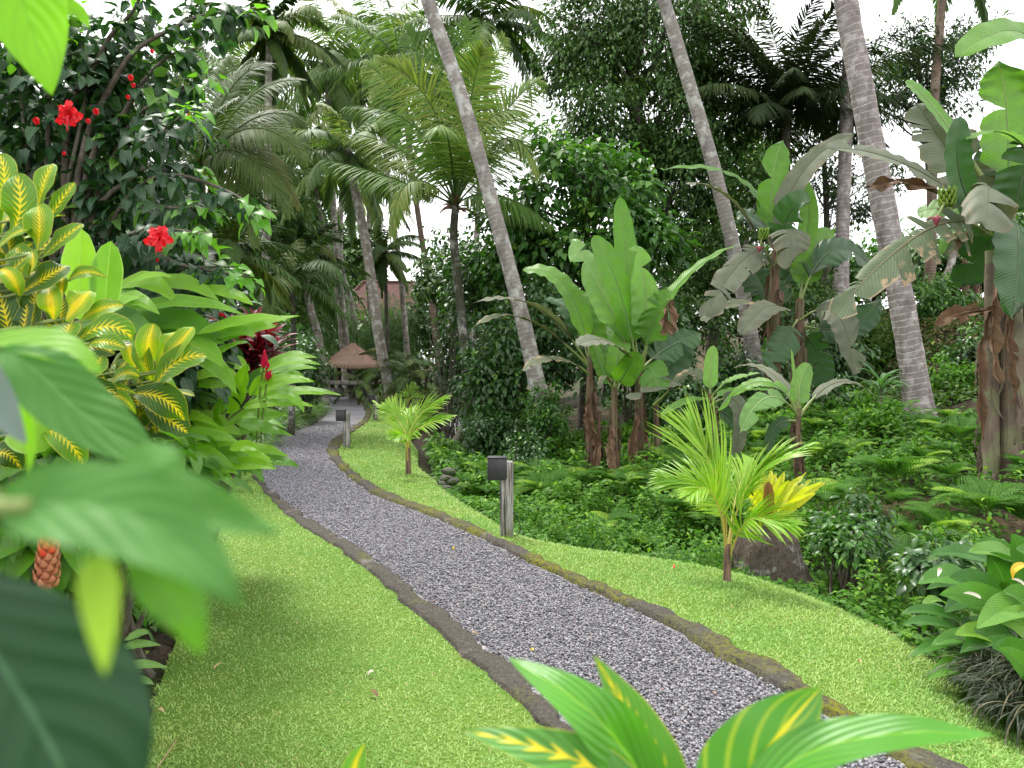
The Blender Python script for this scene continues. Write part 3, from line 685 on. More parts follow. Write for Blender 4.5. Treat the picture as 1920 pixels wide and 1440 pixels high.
tag(mb.build('gravel', M['pebble']), 'loose grey river pebbles covering the winding path', 'gravel', kind='stuff')
# ------------------------------------------------------------------ palms
def gz(px, y):
    """x for photo column px at distance y"""
    return (px - 960) / F * y
def palm_trunk(mb, P, r0, r1, n=40, ns=14, flare=1.35, wob=.012):
    C = smooth_line(P, n); t = np.linspace(0, 1, n)
    rad = r0 + (r1 - r0) * t + r0 * (flare - 1) * np.exp(-t * 16)
    rad = rad * (1 + .018 * np.sin(t * 90))
    tube(mb, C, rad, ns, R.random(), wob=wob)
    return C
def crown_fronds(top, nf, L, el0=80, el1=-30, droop=1.25, npair=46, ll=.17, lw=.036, az0=0., grav=.3, vee=.2, tm=None, jit=.06):
    """list of (centre line, face) for a palm crown"""
    out = []
    for i in range(nf):
        k = i / (nf - 1)
        az = az0 + i * 2.39996 + R.normal(0, .15); el = math.radians(el0 + (el1 - el0) * k ** .9 + R.normal(0, 6))
        Lf = L * R.uniform(.85, 1.1) * (.75 + .25 * min(1, k * 4))
        P = arc(top + .05 * rdir(1)[0], az, el, Lf, droop * R.uniform(.7, 1.2) * (1 if el > 0 else .6), 12, twist=R.normal(0, .25))
        T = grad(P); hz = A3(math.cos(az), math.sin(az), 0)
        up = nrm(np.cross(np.cross(T, A3(0, 0, 1) + .001 * hz + R.normal(0, .1, 3)), T))
        out.append((P, up, Lf))
    return out
def palm(name, label, cat, trunk_pts, r0, r1, mat_trunk, mat_leaf, nf, L, group=None, split=False, top=None, ns=14, **kw):
    base = trunk_pts[0]
    t = thing(name, label, cat, base, group)
    if mat_trunk is not None:
        mb = MB(); palm_trunk(mb, trunk_pts, r0, r1, ns=ns); mb.build('trunk', mat_trunk, t)
    top = trunk_pts[-1] if top is None else top
    fk = {k: kw.pop(k) for k in ('npair', 'll', 'lw', 'grav', 'vee', 'tm', 'jit', 'a0', 'a1', 'fr0') if k in kw}
    mb = MB()
    for P, up, Lf in crown_fronds(top, nf, L, **kw):
        if split: mb = MB()
        frond(mb, P, up, fk.get('npair', 46), fk.get('ll', .19) * Lf, fk.get('lw', .036), fk.get('a0', 68), fk.get('a1', 22), fk.get('grav', .3), fk.get('vee', .2), .1, fk.get('fr0', .02), fk.get('tm'), jit=fk.get('jit', .06), droopy=1.0)
        if split: mb.build('frond', mat_leaf, t)
    if not split: mb.build('crown', mat_leaf, t)
    return t

def to_ground(px, y): return A3(gz(px, y), y, float(h(gz(px, y), y)) - .08)

# leaning coconut trunks that leave the picture at the top: crowns stand above it
tr = PL([(1022, 745), (985, 620), (930, 410), (868, 190), (798, -10), (735, -190), (690, -330)], 15)
tr[0, 2] -= .5
palm('coconut_palm', 'slender pale coconut trunk leaning left across the picture, its foot wrapped in climbing vines', 'palm tree', tr, .155, .115, M['coco'], M['palm'], 14, 3.4, 'coconut palms', el1=-10)
tr = PL([(1432, 700), (1395, 560), (1345, 340), (1290, 150), (1243, -5), (1190, -170), (1150, -320)], 17)
tr[0, 2] -= 1.0
palm('coconut_palm', 'slender pale coconut trunk leaning left behind the middle fruiting banana plant', 'palm tree', tr, .165, .125, M['coco'], M['palm'], 14, 3.4, 'coconut palms', el1=-10)
tr = PL([(1727, 792), (1705, 650), (1665, 430), (1620, 190), (1586, 0), (1566, -180), (1560, -330)], 14)
palm('coconut_palm', 'thickest coconut trunk, grey with clear ring scars, standing on the green bank', 'palm tree', tr, .225, .185, M['coco_big'], M['palm'], 14, 3.6, 'coconut palms', ns=20, el1=-10)
tr = PL([(1576, 560), (1580, 420), (1586, 250), (1592, 80), (1588, -120), (1580, -250)], 23)
palm('coconut_palm', 'thinner straight coconut trunk seen just left of the thick ringed trunk', 'palm tree', tr, .2, .17, M['coco_big'], M['palm'], 13, 3.6, 'coconut palms', el1=-10)
# the palm in the middle whose crown fills the picture
b = W(858, 842, 18)
tr = np.array([W(846, 838, 17.6), W(872, 795, 17.9), W(875, 700, 18), W(862, 560, 18), W(851, 450, 18), W(854, 385, 18)]); tr[0, 2] -= .15
t = thing('coconut_palm', 'dark mossy coconut palm beside the stream, its whole crown of arching fronds in view', 'palm tree', tr[0], 'coconut palms')
mb = MB(); palm_trunk(mb, tr, .13, .088, ns=16, flare=1.6); mb.build('trunk', M['coco_moss'], t)
top = tr[-1]
mid = [  # (mid, tip, face) in photo positions, depth offsets
    ((780, 240, -.6), (650, 200, -.9), (-.3, -.5, .8)), ((760, 205, .3), (690, 120, .6), (-.5, -.6, .5)), ((725, 330, -.5), (610, 300, -.9), (0, -.4, 1)),
    ((800, 160, .5), (765, 60, .8), (-.6, -.8, .2)), ((850, 190, -.3), (840, 70, -.5), (-.2, -1, .1)), ((905, 190, .6), (945, 70, 1.2), (.6, -.8, .3)),
    ((880, 200, -.6), (905, 95, -1), (.3, -1, .2)), ((930, 235, .2), (1010, 150, .4), (.4, -.6, .7)), ((945, 260, -.7), (1010, 330, -1.2), (.5, -.5, 1)),
    ((935, 300, .8), (1020, 230, 1.6), (.3, -.5, .9)), ((770, 340, -.8), (735, 440, -1.4), (-.5, -.6, .8)), ((930, 365, -.6), (1030, 420, -1.0), (.2, -.6, .8)),
    ((820, 250, 1.4), (770, 160, 2.6), (-.3, -.7, .6)), ((900, 270, 1.6), (960, 180, 2.8), (.3, -.7, .6)), ((840, 260, -1.4), (820, 240, -2.6), (0, -.3, 1)),
    ((815, 210, -.4), (715, 110, -.5), (-.5, -.7, .4)), ((905, 240, -.9), (985, 210, -1.5), (.4, -.6, .8)), ((760, 285, .6), (640, 250, 1.0), (-.2, -.5, .9)), ((865, 170, .4), (880, 40, .6), (0, -1, .1))]
for m_, e_, f_ in mid:
    P = bez(top, W(m_[0], m_[1], 18 + m_[2]), W(e_[0], e_[1], 18 + e_[2]), 14)
    mb = MB(); frond(mb, P, nrm(A3(*f_)), 104, .92, .046, 64, 24, .32, .12, .14, .028, None, jit=.04, droopy=1.0); mb.build('frond', M['palm'], t)
mb = MB()
for k in range(26):
    P = arc(top + A3(0, 0, -.1), k * 2.4, R.uniform(.2, 1.3), R.uniform(.3, .6), 1.4, 5); blade(mb, P, .09, A3(0, -.6, .6), 'strap', 1)
mb.build('leaf_sheath', M['banana_dead'], t)

# distant palms round the pavilion
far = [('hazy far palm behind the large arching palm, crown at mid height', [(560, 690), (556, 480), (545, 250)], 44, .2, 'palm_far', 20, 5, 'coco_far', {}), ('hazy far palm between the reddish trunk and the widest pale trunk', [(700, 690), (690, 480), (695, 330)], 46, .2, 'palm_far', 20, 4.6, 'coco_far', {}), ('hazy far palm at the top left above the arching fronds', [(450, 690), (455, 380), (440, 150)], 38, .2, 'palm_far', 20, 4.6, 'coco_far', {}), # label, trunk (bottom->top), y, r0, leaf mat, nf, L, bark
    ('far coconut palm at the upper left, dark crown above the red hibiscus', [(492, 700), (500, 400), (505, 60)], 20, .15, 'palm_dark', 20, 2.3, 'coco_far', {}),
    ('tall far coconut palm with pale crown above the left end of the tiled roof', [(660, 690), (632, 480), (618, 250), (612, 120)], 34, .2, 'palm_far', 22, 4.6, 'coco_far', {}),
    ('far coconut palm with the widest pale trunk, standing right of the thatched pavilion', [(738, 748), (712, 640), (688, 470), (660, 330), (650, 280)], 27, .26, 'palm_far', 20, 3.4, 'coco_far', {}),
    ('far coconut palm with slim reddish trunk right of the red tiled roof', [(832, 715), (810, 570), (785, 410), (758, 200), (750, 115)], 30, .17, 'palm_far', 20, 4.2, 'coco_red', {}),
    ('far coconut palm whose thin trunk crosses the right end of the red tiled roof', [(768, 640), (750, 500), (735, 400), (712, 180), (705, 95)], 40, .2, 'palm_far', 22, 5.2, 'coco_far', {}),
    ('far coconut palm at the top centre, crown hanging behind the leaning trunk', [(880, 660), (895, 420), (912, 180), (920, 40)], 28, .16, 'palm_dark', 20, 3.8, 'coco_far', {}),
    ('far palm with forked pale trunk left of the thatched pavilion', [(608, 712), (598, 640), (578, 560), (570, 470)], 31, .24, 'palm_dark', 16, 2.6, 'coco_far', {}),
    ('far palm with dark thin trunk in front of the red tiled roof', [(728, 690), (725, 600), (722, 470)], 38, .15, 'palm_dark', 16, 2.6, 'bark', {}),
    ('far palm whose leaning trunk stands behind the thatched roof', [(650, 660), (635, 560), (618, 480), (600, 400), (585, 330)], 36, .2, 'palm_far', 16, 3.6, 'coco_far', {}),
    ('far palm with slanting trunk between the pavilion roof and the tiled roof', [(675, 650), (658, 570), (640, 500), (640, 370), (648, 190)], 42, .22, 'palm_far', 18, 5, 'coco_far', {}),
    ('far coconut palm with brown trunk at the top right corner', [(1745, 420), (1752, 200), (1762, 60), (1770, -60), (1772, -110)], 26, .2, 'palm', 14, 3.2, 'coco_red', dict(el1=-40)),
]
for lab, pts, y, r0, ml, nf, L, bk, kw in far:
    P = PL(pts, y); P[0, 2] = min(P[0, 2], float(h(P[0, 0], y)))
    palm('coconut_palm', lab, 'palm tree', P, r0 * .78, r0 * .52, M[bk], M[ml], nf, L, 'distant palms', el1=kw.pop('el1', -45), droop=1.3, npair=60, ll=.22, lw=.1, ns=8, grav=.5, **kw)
# low feathery clumps by the pavilion
clumps = [('dark feathery palm clump leaning over the right side of the thatched roof', 712, 738, 29.5, 2.0, 15), ('dark feathery palm clump between the widest pale trunk and the reddish trunk', 790, 735, 27, 2.3, 18),
          ('dark feathery palm clump at the foot of the mossy coconut palm', 838, 760, 24, 1.6, 14), ('small dark palm clump behind the pavilion posts', 660, 712, 40, 1.8, 15), ('dark palm clump behind the reddish trunk', 745, 690, 34, 2.4, 18)]
for lab, px, py, y, L, nf in clumps:
    b = to_ground(px, y)
    t = thing('palm_clump', lab, 'palm', b, 'low palms by the pavilion')
    mb = MB(); ms = MB()
    for k in range(5):
        hb = b + A3(R.normal(0, .3), R.normal(0, .3), 0); tp = hb + A3(R.normal(0, .25), R.normal(0, .25), R.uniform(.7, 1.5) * L / 2.0)
        tube(ms, smooth_line([hb, (hb + tp) / 2 + .05 * rdir(1)[0], tp], 6), .05, 6)
        for P, up, Lf in crown_fronds(tp, max(5, nf // 3), L * .85, 78, 0, 1.5):
            frond(mb, P, up, 44, .22 * Lf, .042, 66, 24, .3, .2, .12, .014)
    ms.build('stem', M['twig'], t); mb.build('crown', M['palm_dark'], t)
# the large arching palm at the left, behind the hibiscus
y0 = 11.5
tp = W(372, 320, y0); b = to_ground(405, y0)
t = thing('fishtail_palm', 'large grey green palm behind the hibiscus, fronds arching right over a yellow flower cluster', 'palm tree', b)
mb = MB(); palm_trunk(mb, [b, W(400, 560, y0), W(385, 430, y0), tp], .1, .07); mb.build('trunk', M['coco_moss'], t)
fr = [((430, 170, .3), (505, 120, .4)), ((460, 190, -.2), (560, 150, -.5)), ((480, 220, .3), (570, 230, .5)), ((470, 240, -.5), (575, 300, -.8)), ((455, 262, .1), (560, 385, .2)), ((450, 285, -.6), (545, 400, -.9)),
      ((400, 200, .6), (430, 110, 1)), ((350, 210, -.3), (300, 160, -.6)), ((310, 250, .3), (225, 190, .5)), ((320, 270, -.4), (220, 260, -.9)), ((330, 300, .5), (250, 330, .9)), ((370, 180, .9), (375, 80, 1.4)),
      ((430, 300, .6), (500, 430, 1.)), ((480, 250, .9), (600, 290, 1.6)), ((400, 230, -.8), (450, 180, -1.6)), ((450, 210, 1.2), (540, 210, 2)), ((470, 270, 1.3), (560, 340, 2)), ((420, 300, -.3), (480, 460, -.5)), ((340, 220, .8), (290, 180, 1.4)), ((410, 190, 1.3), (470, 110, 2)), ((330, 330, .9), (270, 420, 1.4)), ((390, 330, .9), (420, 450, 1.3))]
for m_, e_ in fr:
    P = bez(tp, W(m_[0], m_[1], y0 + m_[2]), W(e_[0], e_[1], y0 + e_[2]), 14)
    mb = MB(); frond(mb, P, nrm(A3(R.normal(-.1, .15), -.75, .75)), 90, .52, .031, 72, 26, .18, .1, .1, .018, jit=.03); mb.build('frond', M['palm_olive'], t)
mb = MB()
for k in range(60):
    P = arc(tp + A3(.02, -.1, -.05), R.uniform(-2.6, -.2), R.uniform(-.2, .7), R.uniform(.25, .55), 1.8, 6); tube(mb, P, .006, 4)
mb.build('flower_cluster', M['yellow_cluster'], t)
for lab, px, py, y, L, az in (('dark low palm with blackish fronds under the large grey green palm', 425, 470, 12.6, 1.6, 0), ('dark low palm left of the forked pale trunk', 545, 520, 17, 2.1, 1.3), ('dark palm behind the hibiscus near the path side flower', 300, 430, 13.5, 1.8, 2.2)):
    b = to_ground(px, y)
    palm('understorey_palm', lab, 'palm tree', np.array([b, W(px + 5, (py + 720) / 2, y), W(px, py, y)]), .07, .05, M['coco_moss'], M['palm_dark'], 18, L, 'dark palms behind the hibiscus', el0=75, el1=-25, droop=1.4, npair=60, ll=.24, lw=.045, az0=az)

# young yellow green palms on the lawn
def young_palm(label, base, fr, y, ll, lw, npair, stem_top, sr):
    t = thing('young_palm', label, 'palm tree', base, 'young palms')
    mb = MB(); tube(mb, smooth_line([base - A3(0, 0, .04), (base + stem_top) / 2, stem_top], 8), np.linspace(sr, sr * .75, 8), 10); mb.build('stem', M['bstem'], t)
    for k, (p, face, l, ang) in enumerate(fr):
        P = smooth_line([W(q[0], q[1], y + (q[2] if len(q) > 2 else 0)) for q in p], 22)
        m1 = MB(); m2 = MB()
        frond(m1, P, nrm(A3(*face)), npair, ll * l, lw, ang[0], ang[1], .03, .1, .3, sr * .3, T_STRIP_V, jit=.02, mbr=m2)
        o = m1.build('frond', M['palm_young'], t); m2.build('midrib', M['frond_stem'], o)
    return t
b = G(1363, 1088)
young_palm('bright yellow green young palm on the lawn in front of the stump', b, [
    ([(1363, 1040), (1358, 945), (1330, 865), (1295, 800, .1)], (.25, -1, .1), 1.15, (30, 10)),
    ([(1360, 1030), (1352, 950), (1312, 912, .1), (1238, 895, .2)], (-.1, -.7, .8), .75, (48, 14)),
    ([(1366, 1040), (1385, 950), (1430, 880, -.1), (1515, 838, -.2)], (-.5, -.35, .8), .7, (24, 9)),
    ([(1366, 1050), (1385, 1000, -.1), (1415, 972, -.25), (1490, 985, -.4)], (.1, -.7, .8), .65, (58, 20)),
    ([(1362, 1030), (1350, 960, -.1), (1325, 915, -.2), (1290, 930, -.4)], (-.2, -.7, .7), .55, (52, 20)),
    ([(1364, 1030), (1378, 940, .2), (1395, 890, .4), (1410, 865, .6)], (0, -1, .3), .6, (42, 14))], 5.69, .52, .03, 32, W(1364, 1020, 5.69), .03)
b = G(766, 893, -.05)
young_palm('yellow green young palm on the lawn beside the second lamp post', b, [
    ([(765, 870), (763, 820), (748, 790, .1), (728, 762, .2)], (.1, -1, .2), 1., (38, 14)),
    ([(765, 870), (768, 815), (790, 775), (835, 748, -.2)], (-.3, -.6, .8), .9, (46, 16)),
    ([(765, 870), (770, 820), (800, 795, -.2), (845, 782, -.4)], (0, -.6, .9), .75, (52, 18)),
    ([(765, 870), (758, 815), (732, 780, .3), (700, 752, .6)], (.1, -.6, .8), .35, (40, 16)),
    ([(765, 870), (762, 825, -.2), (752, 815, -.4), (738, 822, -.6)], (0, -.7, .8), .6, (55, 20)),
    ([(765, 870), (766, 815, .2), (764, 785, .4), (768, 770, .6)], (0, -1, .3), .85, (36, 12))], float(b[1]), .5, .038, 24, W(765, 840, float(b[1])), .045)
b = to_ground(766, 24)
young_palm('tiny young palm at the far end of the right lawn', b, [
    ([(766, 765), (764, 745), (768, 735), (776, 726)], (0, -1, .2), 1., (35, 14)), ([(766, 765), (766, 748), (758, 742), (744, 741)], (0, -.6, .8), .8, (40, 14)),
    ([(766, 765), (768, 748), (778, 742), (792, 742)], (0, -.6, .8), .8, (40, 14))], 24, .4, .04, 16, W(766, 757, 24), .05)

# ------------------------------------------------------------------ banana plants
def banana(label, y, stems, leaves, group='banana plants', extra=None, stem_mat='bstem'):
    """stems: (px,py bottom, px,py top, radius); leaves: (base, mid, tip, width px, face, material, tears[, sag])"""
    b = W(stems[0][0], stems[0][1], y)
    t = thing('banana_plant', label, 'banana plant', b, group)
    for s in stems:
        P = smooth_line([W(s[0], s[1], y), W((s[0] + s[2]) / 2 + R.normal(0, 4), (s[1] + s[3]) / 2, y), W(s[2], s[3], y)], 18)
        P[0, 2] -= .1
        mb = MB(); tube(mb, P, np.linspace(s[4], s[4] * .62, 18), 14, wob=.06)
        for k in range(int(10 + 60 * s[4])):                       # dry sheaths clinging to the stem
            i = R.integers(1, 15); a = R.uniform(0, 6.28); o = A3(math.cos(a), math.sin(a), 0) * s[4] * .95
            q = P[i] + o; ln = R.uniform(.2, .6)
            blade(mb, bez(q, q + o * .25 + A3(0, 0, -ln * .5), q + o * R.uniform(-.1, .5) + A3(R.normal(0, .05), 0, -ln), 6), R.uniform(.03, .09), nrm(o) + .7 * rdir(1)[0], 'strap', 2, .5, wave=.25)
        mb.build('stem', M[stem_mat], t)
    for lf in leaves:
        a, m_, e_, wpx, face, mat, tears = lf[:7]; sag = lf[7] if len(lf) > 7 else .12
        z = lambda q: W(q[0], q[1], y + (q[2] if len(q) > 2 else 0))
        P = bez(z(a), z(m_), z(e_), 22)
        k = 4
        mb = MB()
        if 'dead' in mat: blade(mb, P + np.cumsum(R.normal(0, .008, P.shape), 0), wpx / F * y, nrm(A3(*face)), 'oblong', 4, .75, .2, 3.3, tears // 3, sag=.5, n=30, gap=.08)
        else: blade(mb, P[k - 1:], wpx / F * y, nrm(A3(*face)), 'banana', 4, .16, .028, 6.5, tears, sag=sag, n=34)
        tube(mb, P[k - 1:], np.linspace(.014, .003, len(P) - k + 1), 5, cap=False); mb.a[-1][:, 0] = 0
        o = mb.build('leaf', M[mat], t)
        if 'dead' not in mat:
            pt = MB(); tube(pt, P[:k + 1], np.linspace(.028, .015, k + 1), 6); pt.build('petiole', M['petiole'], o)
    if extra: extra(t, y)
    return t
UP, FC = (0, -.35, 1), (0, -1, .25)
banana('banana plant with tall bright green leaves standing right of the vine-footed leaning trunk', 12.8,
       [(1207, 893, 1198, 690, .1), (1232, 885, 1230, 760, .065)],
       [((1192, 690), (1135, 560), (1070, 450, .4), 62, (.1, -1, .1), 'banana_pale', 1), ((1195, 690), (1160, 540, -.2), (1112, 442, -.2), 60, (.45, -1, .1), 'banana', 0),
        ((1198, 690), (1178, 520, .2), (1162, 368, .3), 52, (.2, -1, .1), 'banana', 0), ((1205, 690), (1212, 570, -.3), (1192, 460, -.4), 58, (-.5, -1, .1), 'banana_pale', 1),
        ((1205, 690), (1262, 545, .2), (1378, 460, .3), 46, (-.4, -.25, 1), 'banana', 0), ((1200, 690, -.1), (1232, 590, -.4), (1258, 560, -.6), 75, (-.5, -1, .4), 'banana', 1, .3),
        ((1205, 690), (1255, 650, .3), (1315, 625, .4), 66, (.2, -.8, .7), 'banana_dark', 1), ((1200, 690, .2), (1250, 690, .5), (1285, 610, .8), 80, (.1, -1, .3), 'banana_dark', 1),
        ((1195, 690, -.2), (1140, 640, -.8), (1080, 650, -1.2), 52, (0, -.5, 1), 'banana_grey', 2), ((1205, 700, -.1), (1220, 690, -.5), (1238, 740, -.7), 60, (0, -1, .5), 'banana', 1, .3),
        ((1258, 560, -.5), (1250, 590, -.6), (1246, 620, -.6), 42, (.2, -1, .2), 'banana_dead', 4),
        ((1225, 760, -.1), (1262, 715, -.4), (1178, 748, -.9), 36, (0, -.6, 1), 'banana_grey', 1), ((1230, 760), (1290, 700, -.3), (1310, 712, -.5), 40, (.1, -.6, 1), 'banana_tan', 2),
        ((1200, 770, -.13), (1188, 830, -.18), (1195, 890, -.2), 26, (0, -1, .1), 'banana_dead', 6), ((1208, 800, -.13), (1216, 850, -.18), (1208, 880, -.2), 21, (0, -1, .1), 'banana_dead', 6)])
banana('banana plant on the left of its clump, grey leaves stretched over the leaning trunk', 12.9,
       [(1108, 897, 1106, 668, .085), (1128, 890, 1124, 770, .05)],
       [((1110, 690), (1062, 540, .1), (980, 507, .3), 60, (.3, -.6, .8), 'banana', 0), ((1106, 690), (1010, 578, -.5), (888, 568, -1.2), 44, (0, -.12, 1), 'banana_grey', 1),
        ((1106, 690), (985, 598, -.7), (888, 614, -1.4), 40, (0, -.25, 1), 'banana_tan', 1), ((1108, 705), (1045, 672, -.5), (978, 694, -.9), 36, (0, -.4, 1), 'banana_tan', 2),
        ((1110, 680), (1105, 600, .3), (1082, 545, .6), 62, (.3, -1, .3), 'banana', 0), ((1108, 690), (1070, 590, .4), (1020, 560, .8), 50, (.3, -.6, .8), 'banana_dark', 1),
        ((1112, 690, .1), (1135, 640, .4), (1140, 600, .8), 60, (0, -1, .4), 'banana', 0),
        ((1104, 740, -.1), (1098, 790, -.2), (1108, 840, -.2), 24, (0, -1, .1), 'banana_dead', 6), ((1112, 790, -.1), (1116, 850, -.2), (1102, 905, -.2), 20, (0, -1, .1), 'banana_dead', 6)])
banana('short banana plant in the middle of its clump, brown skirt of dead sheaths', 12.6,
       [(1155, 892, 1152, 725, .08)],
       [((1152, 730), (1160, 660, .1), (1172, 615, .3), 44, (0, -1, .3), 'banana', 0), ((1152, 730), (1178, 690, -.3), (1198, 660, -.5), 48, (.2, -1, .5), 'banana', 0), ((1150, 730), (1128, 690, .2), (1112, 640, .3), 30, (.2, -1, .2), 'banana', 0),
        ((1154, 735), (1180, 700, .3), (1200, 705, .5), 30, UP, 'banana_dark', 0), ((1150, 735), (1135, 705, -.3), (1122, 730, -.5), 12, UP, 'banana_tan', 0),
        ((1152, 790, -.1), (1146, 840, -.15), (1156, 885, -.2), 24, (0, -1, .1), 'banana_dead', 6)])
def fruit(px, py, fx, fy, big):
    def f(t, y):
        mb = MB(); c = W(px, py, y - .5)
        tube(mb, smooth_line([W(px + 25 * big, py - 25 * big, y - .3), c, W(fx, fy, y - .55)], 10), .018, 6)
        mb.build('fruit_stalk', M['petiole'], t)
        mb = MB()
        for row in range(4):
            for k in range(9):
                a = k / 9 * 6.28 + row; o = A3(math.cos(a), math.sin(a), 0)
                q = c + A3(0, 0, (row - 1.5) * .06 * big) + o * .02
                tube(mb, bez(q, q + o * .055 * big + A3(0, 0, .0), q + o * .085 * big + A3(0, 0, .07 * big), 6), A3(.008, .017, .02, .02, .016, .006) * big, 6)
        mb.build('fruit_bunch', M['banana_fruit'], t)
        mb = MB(); q = W(fx, fy, y - .55)
        tube(mb, smooth_line([q + A3(0, 0, .05), q, q - A3(0, 0, .09 * big)], 8), A3(.01, .03, .045, .05, .045, .035, .02, .004) * big, 8)
        for a in (0.2, 2.9):
            o = A3(math.cos(a), -.3, 0); blade(mb, bez(q, q + o * .07 * big + A3(0, 0, .02), q + o * .14 * big + A3(0, 0, .01), 8), .07 * big, A3(0, -.4, 1), 'ovate', 2, .3)
        mb.build('flower', M['banana_flower'], t)
    return f
banana('fruiting banana plant with dull greyish leaves in front of the second leaning trunk', 15,
       [(1452, 720, 1455, 470, .13), (1494, 710, 1500, 560, .12)],
       [((1455, 500), (1446, 360), (1468, 262, .2), 62, (.1, -1, .1), 'banana', 1), ((1452, 500), (1400, 345, .2), (1243, 318, .5), 52, (.3, -.45, .9), 'banana', 1), ((1450, 500), (1370, 375, -.3), (1283, 345, -.6), 44, (.2, -.3, 1), 'banana_grey', 1),
        ((1460, 500), (1490, 345, -.2), (1602, 250, -.5), 52, (-.5, -.8, .5), 'banana_grey', 0), ((1462, 500), (1512, 440), (1508, 335, .3), 40, (-.4, -1, .2), 'banana', 0), ((1455, 490, -.2), (1478, 430, -.7), (1482, 500, -1), 74, (0, -1, .5), 'banana_grey', 2, .3),
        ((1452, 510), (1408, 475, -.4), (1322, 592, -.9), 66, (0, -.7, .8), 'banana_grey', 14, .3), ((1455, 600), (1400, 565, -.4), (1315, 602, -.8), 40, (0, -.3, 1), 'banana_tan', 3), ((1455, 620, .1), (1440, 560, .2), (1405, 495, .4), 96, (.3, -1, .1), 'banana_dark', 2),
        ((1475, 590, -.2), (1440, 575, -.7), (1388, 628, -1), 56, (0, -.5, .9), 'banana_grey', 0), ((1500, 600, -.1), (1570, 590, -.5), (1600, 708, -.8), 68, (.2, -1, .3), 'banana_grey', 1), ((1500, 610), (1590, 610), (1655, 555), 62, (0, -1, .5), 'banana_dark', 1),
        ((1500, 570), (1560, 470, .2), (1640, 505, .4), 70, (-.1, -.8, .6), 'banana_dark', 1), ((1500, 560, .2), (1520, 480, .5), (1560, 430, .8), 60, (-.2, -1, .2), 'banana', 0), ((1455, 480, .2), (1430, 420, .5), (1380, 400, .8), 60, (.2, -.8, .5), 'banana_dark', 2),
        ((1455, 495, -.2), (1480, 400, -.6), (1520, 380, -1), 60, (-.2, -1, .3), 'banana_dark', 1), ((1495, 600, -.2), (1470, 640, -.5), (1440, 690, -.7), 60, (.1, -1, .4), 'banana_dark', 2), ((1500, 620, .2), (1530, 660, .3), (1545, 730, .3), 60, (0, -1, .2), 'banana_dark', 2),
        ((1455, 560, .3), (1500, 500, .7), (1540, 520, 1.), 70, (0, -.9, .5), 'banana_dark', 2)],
       extra=fruit(1432, 440, 1424, 466, .85))
banana('largest banana plant at the right edge, thick brown stem, green fruit bunch and pink flower', 9,
       [(1908, 950, 1890, 430, .185), (1858, 940, 1858, 470, .1)],
       [((1862, 440), (1800, 320, .1), (1718, 195, .4), 165, (.25, -1, .3), 'banana_grey', 8), ((1850, 430, -.1), (1800, 330, -.5), (1802, 218, -.6), 62, (.1, -1, .1), 'banana_dark', 0),
        ((1890, 430), (1888, 230, .1), (1872, 112, .2), 130, (.1, -1, .1), 'banana', 1), ((1960, 400), (1945, 90, .1), (1790, 106, -.4), 92, (-.1, -.85, .6), 'banana', 0), ((1930, 290, -.2), (1880, 248, -.5), (1812, 262, -.7), 36, (0, -.3, 1), 'banana', 0),
        ((1840, 400), (1690, 305, -.3), (1552, 279, -.7), 62, (.2, -.75, .7), 'banana_grey', 1), ((1840, 330), (1750, 200, .2), (1697, 153, .3), 36, (.3, -1, .3), 'banana_pale', 0), ((1830, 400), (1715, 348, -.1), (1640, 358, -.2), 36, (0, -.7, .7), 'banana_dead', 9),
        ((1865, 440, -.2), (1855, 350, -.8), (1848, 430, -1.3), 104, (0, -1, .5), 'banana_grey', 1, .5), ((1850, 440, -.1), (1740, 430, -.5), (1565, 590, -1), 86, (.1, -.8, .7), 'banana_tan', 9, .55),
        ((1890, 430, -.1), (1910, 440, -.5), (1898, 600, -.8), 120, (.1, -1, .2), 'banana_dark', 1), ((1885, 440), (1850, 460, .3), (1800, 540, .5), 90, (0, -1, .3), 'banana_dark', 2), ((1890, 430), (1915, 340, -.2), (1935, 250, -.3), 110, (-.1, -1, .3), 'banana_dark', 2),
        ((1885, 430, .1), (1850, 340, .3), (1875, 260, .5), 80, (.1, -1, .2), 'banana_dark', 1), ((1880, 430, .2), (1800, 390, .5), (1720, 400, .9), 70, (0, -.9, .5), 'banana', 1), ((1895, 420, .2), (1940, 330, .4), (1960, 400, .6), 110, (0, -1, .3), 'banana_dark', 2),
        ((1870, 580, -.2), (1815, 585, -.5), (1762, 602, -.7), 40, (0, -.8, .5), 'banana_dead', 5), ((1862, 560, -.25), (1838, 690, -.35), (1842, 830, -.4), 24, (0, -1, .1), 'banana_dead', 8), ((1868, 520, -.2), (1862, 620, -.3), (1872, 720, -.3), 30, (.2, -1, .1), 'banana_dead', 6),
        ((1895, 560, -.25), (1885, 660, -.3), (1892, 760, -.3), 24, (.2, -1, .1), 'banana_dead', 5)],
       extra=fruit(1776, 372, 1756, 412, .8), stem_mat='bstem_big')
banana('young banana plant right of the bright young palm, one leaf still rolled upright', 10,
       [(1505, 900, 1498, 765, .05)],
       [((1498, 775), (1490, 710), (1484, 656), 8, (.3, -1, 0), 'banana_pale', 0), ((1500, 775), (1500, 720, .1), (1518, 682, .2), 42, (.1, -1, .2), 'banana_pale', 0), ((1497, 780), (1440, 745, -.3), (1388, 812, -.6), 42, (.1, -.8, .7), 'banana_pale', 1),
        ((1500, 780), (1580, 715, .2), (1658, 765, .3), 30, (0, -.3, 1), 'banana_grey', 0), ((1497, 775), (1430, 715, .3), (1345, 770, .7), 34, (.1, -.6, .8), 'banana', 1), ((1497, 775), (1440, 695, .6), (1375, 690, 1), 34, (.1, -.3, 1), 'banana_grey', 0), ((1497, 790), (1455, 800, .1), (1440, 850, .1), 26, (0, -1, .4), 'banana_dark', 0)])
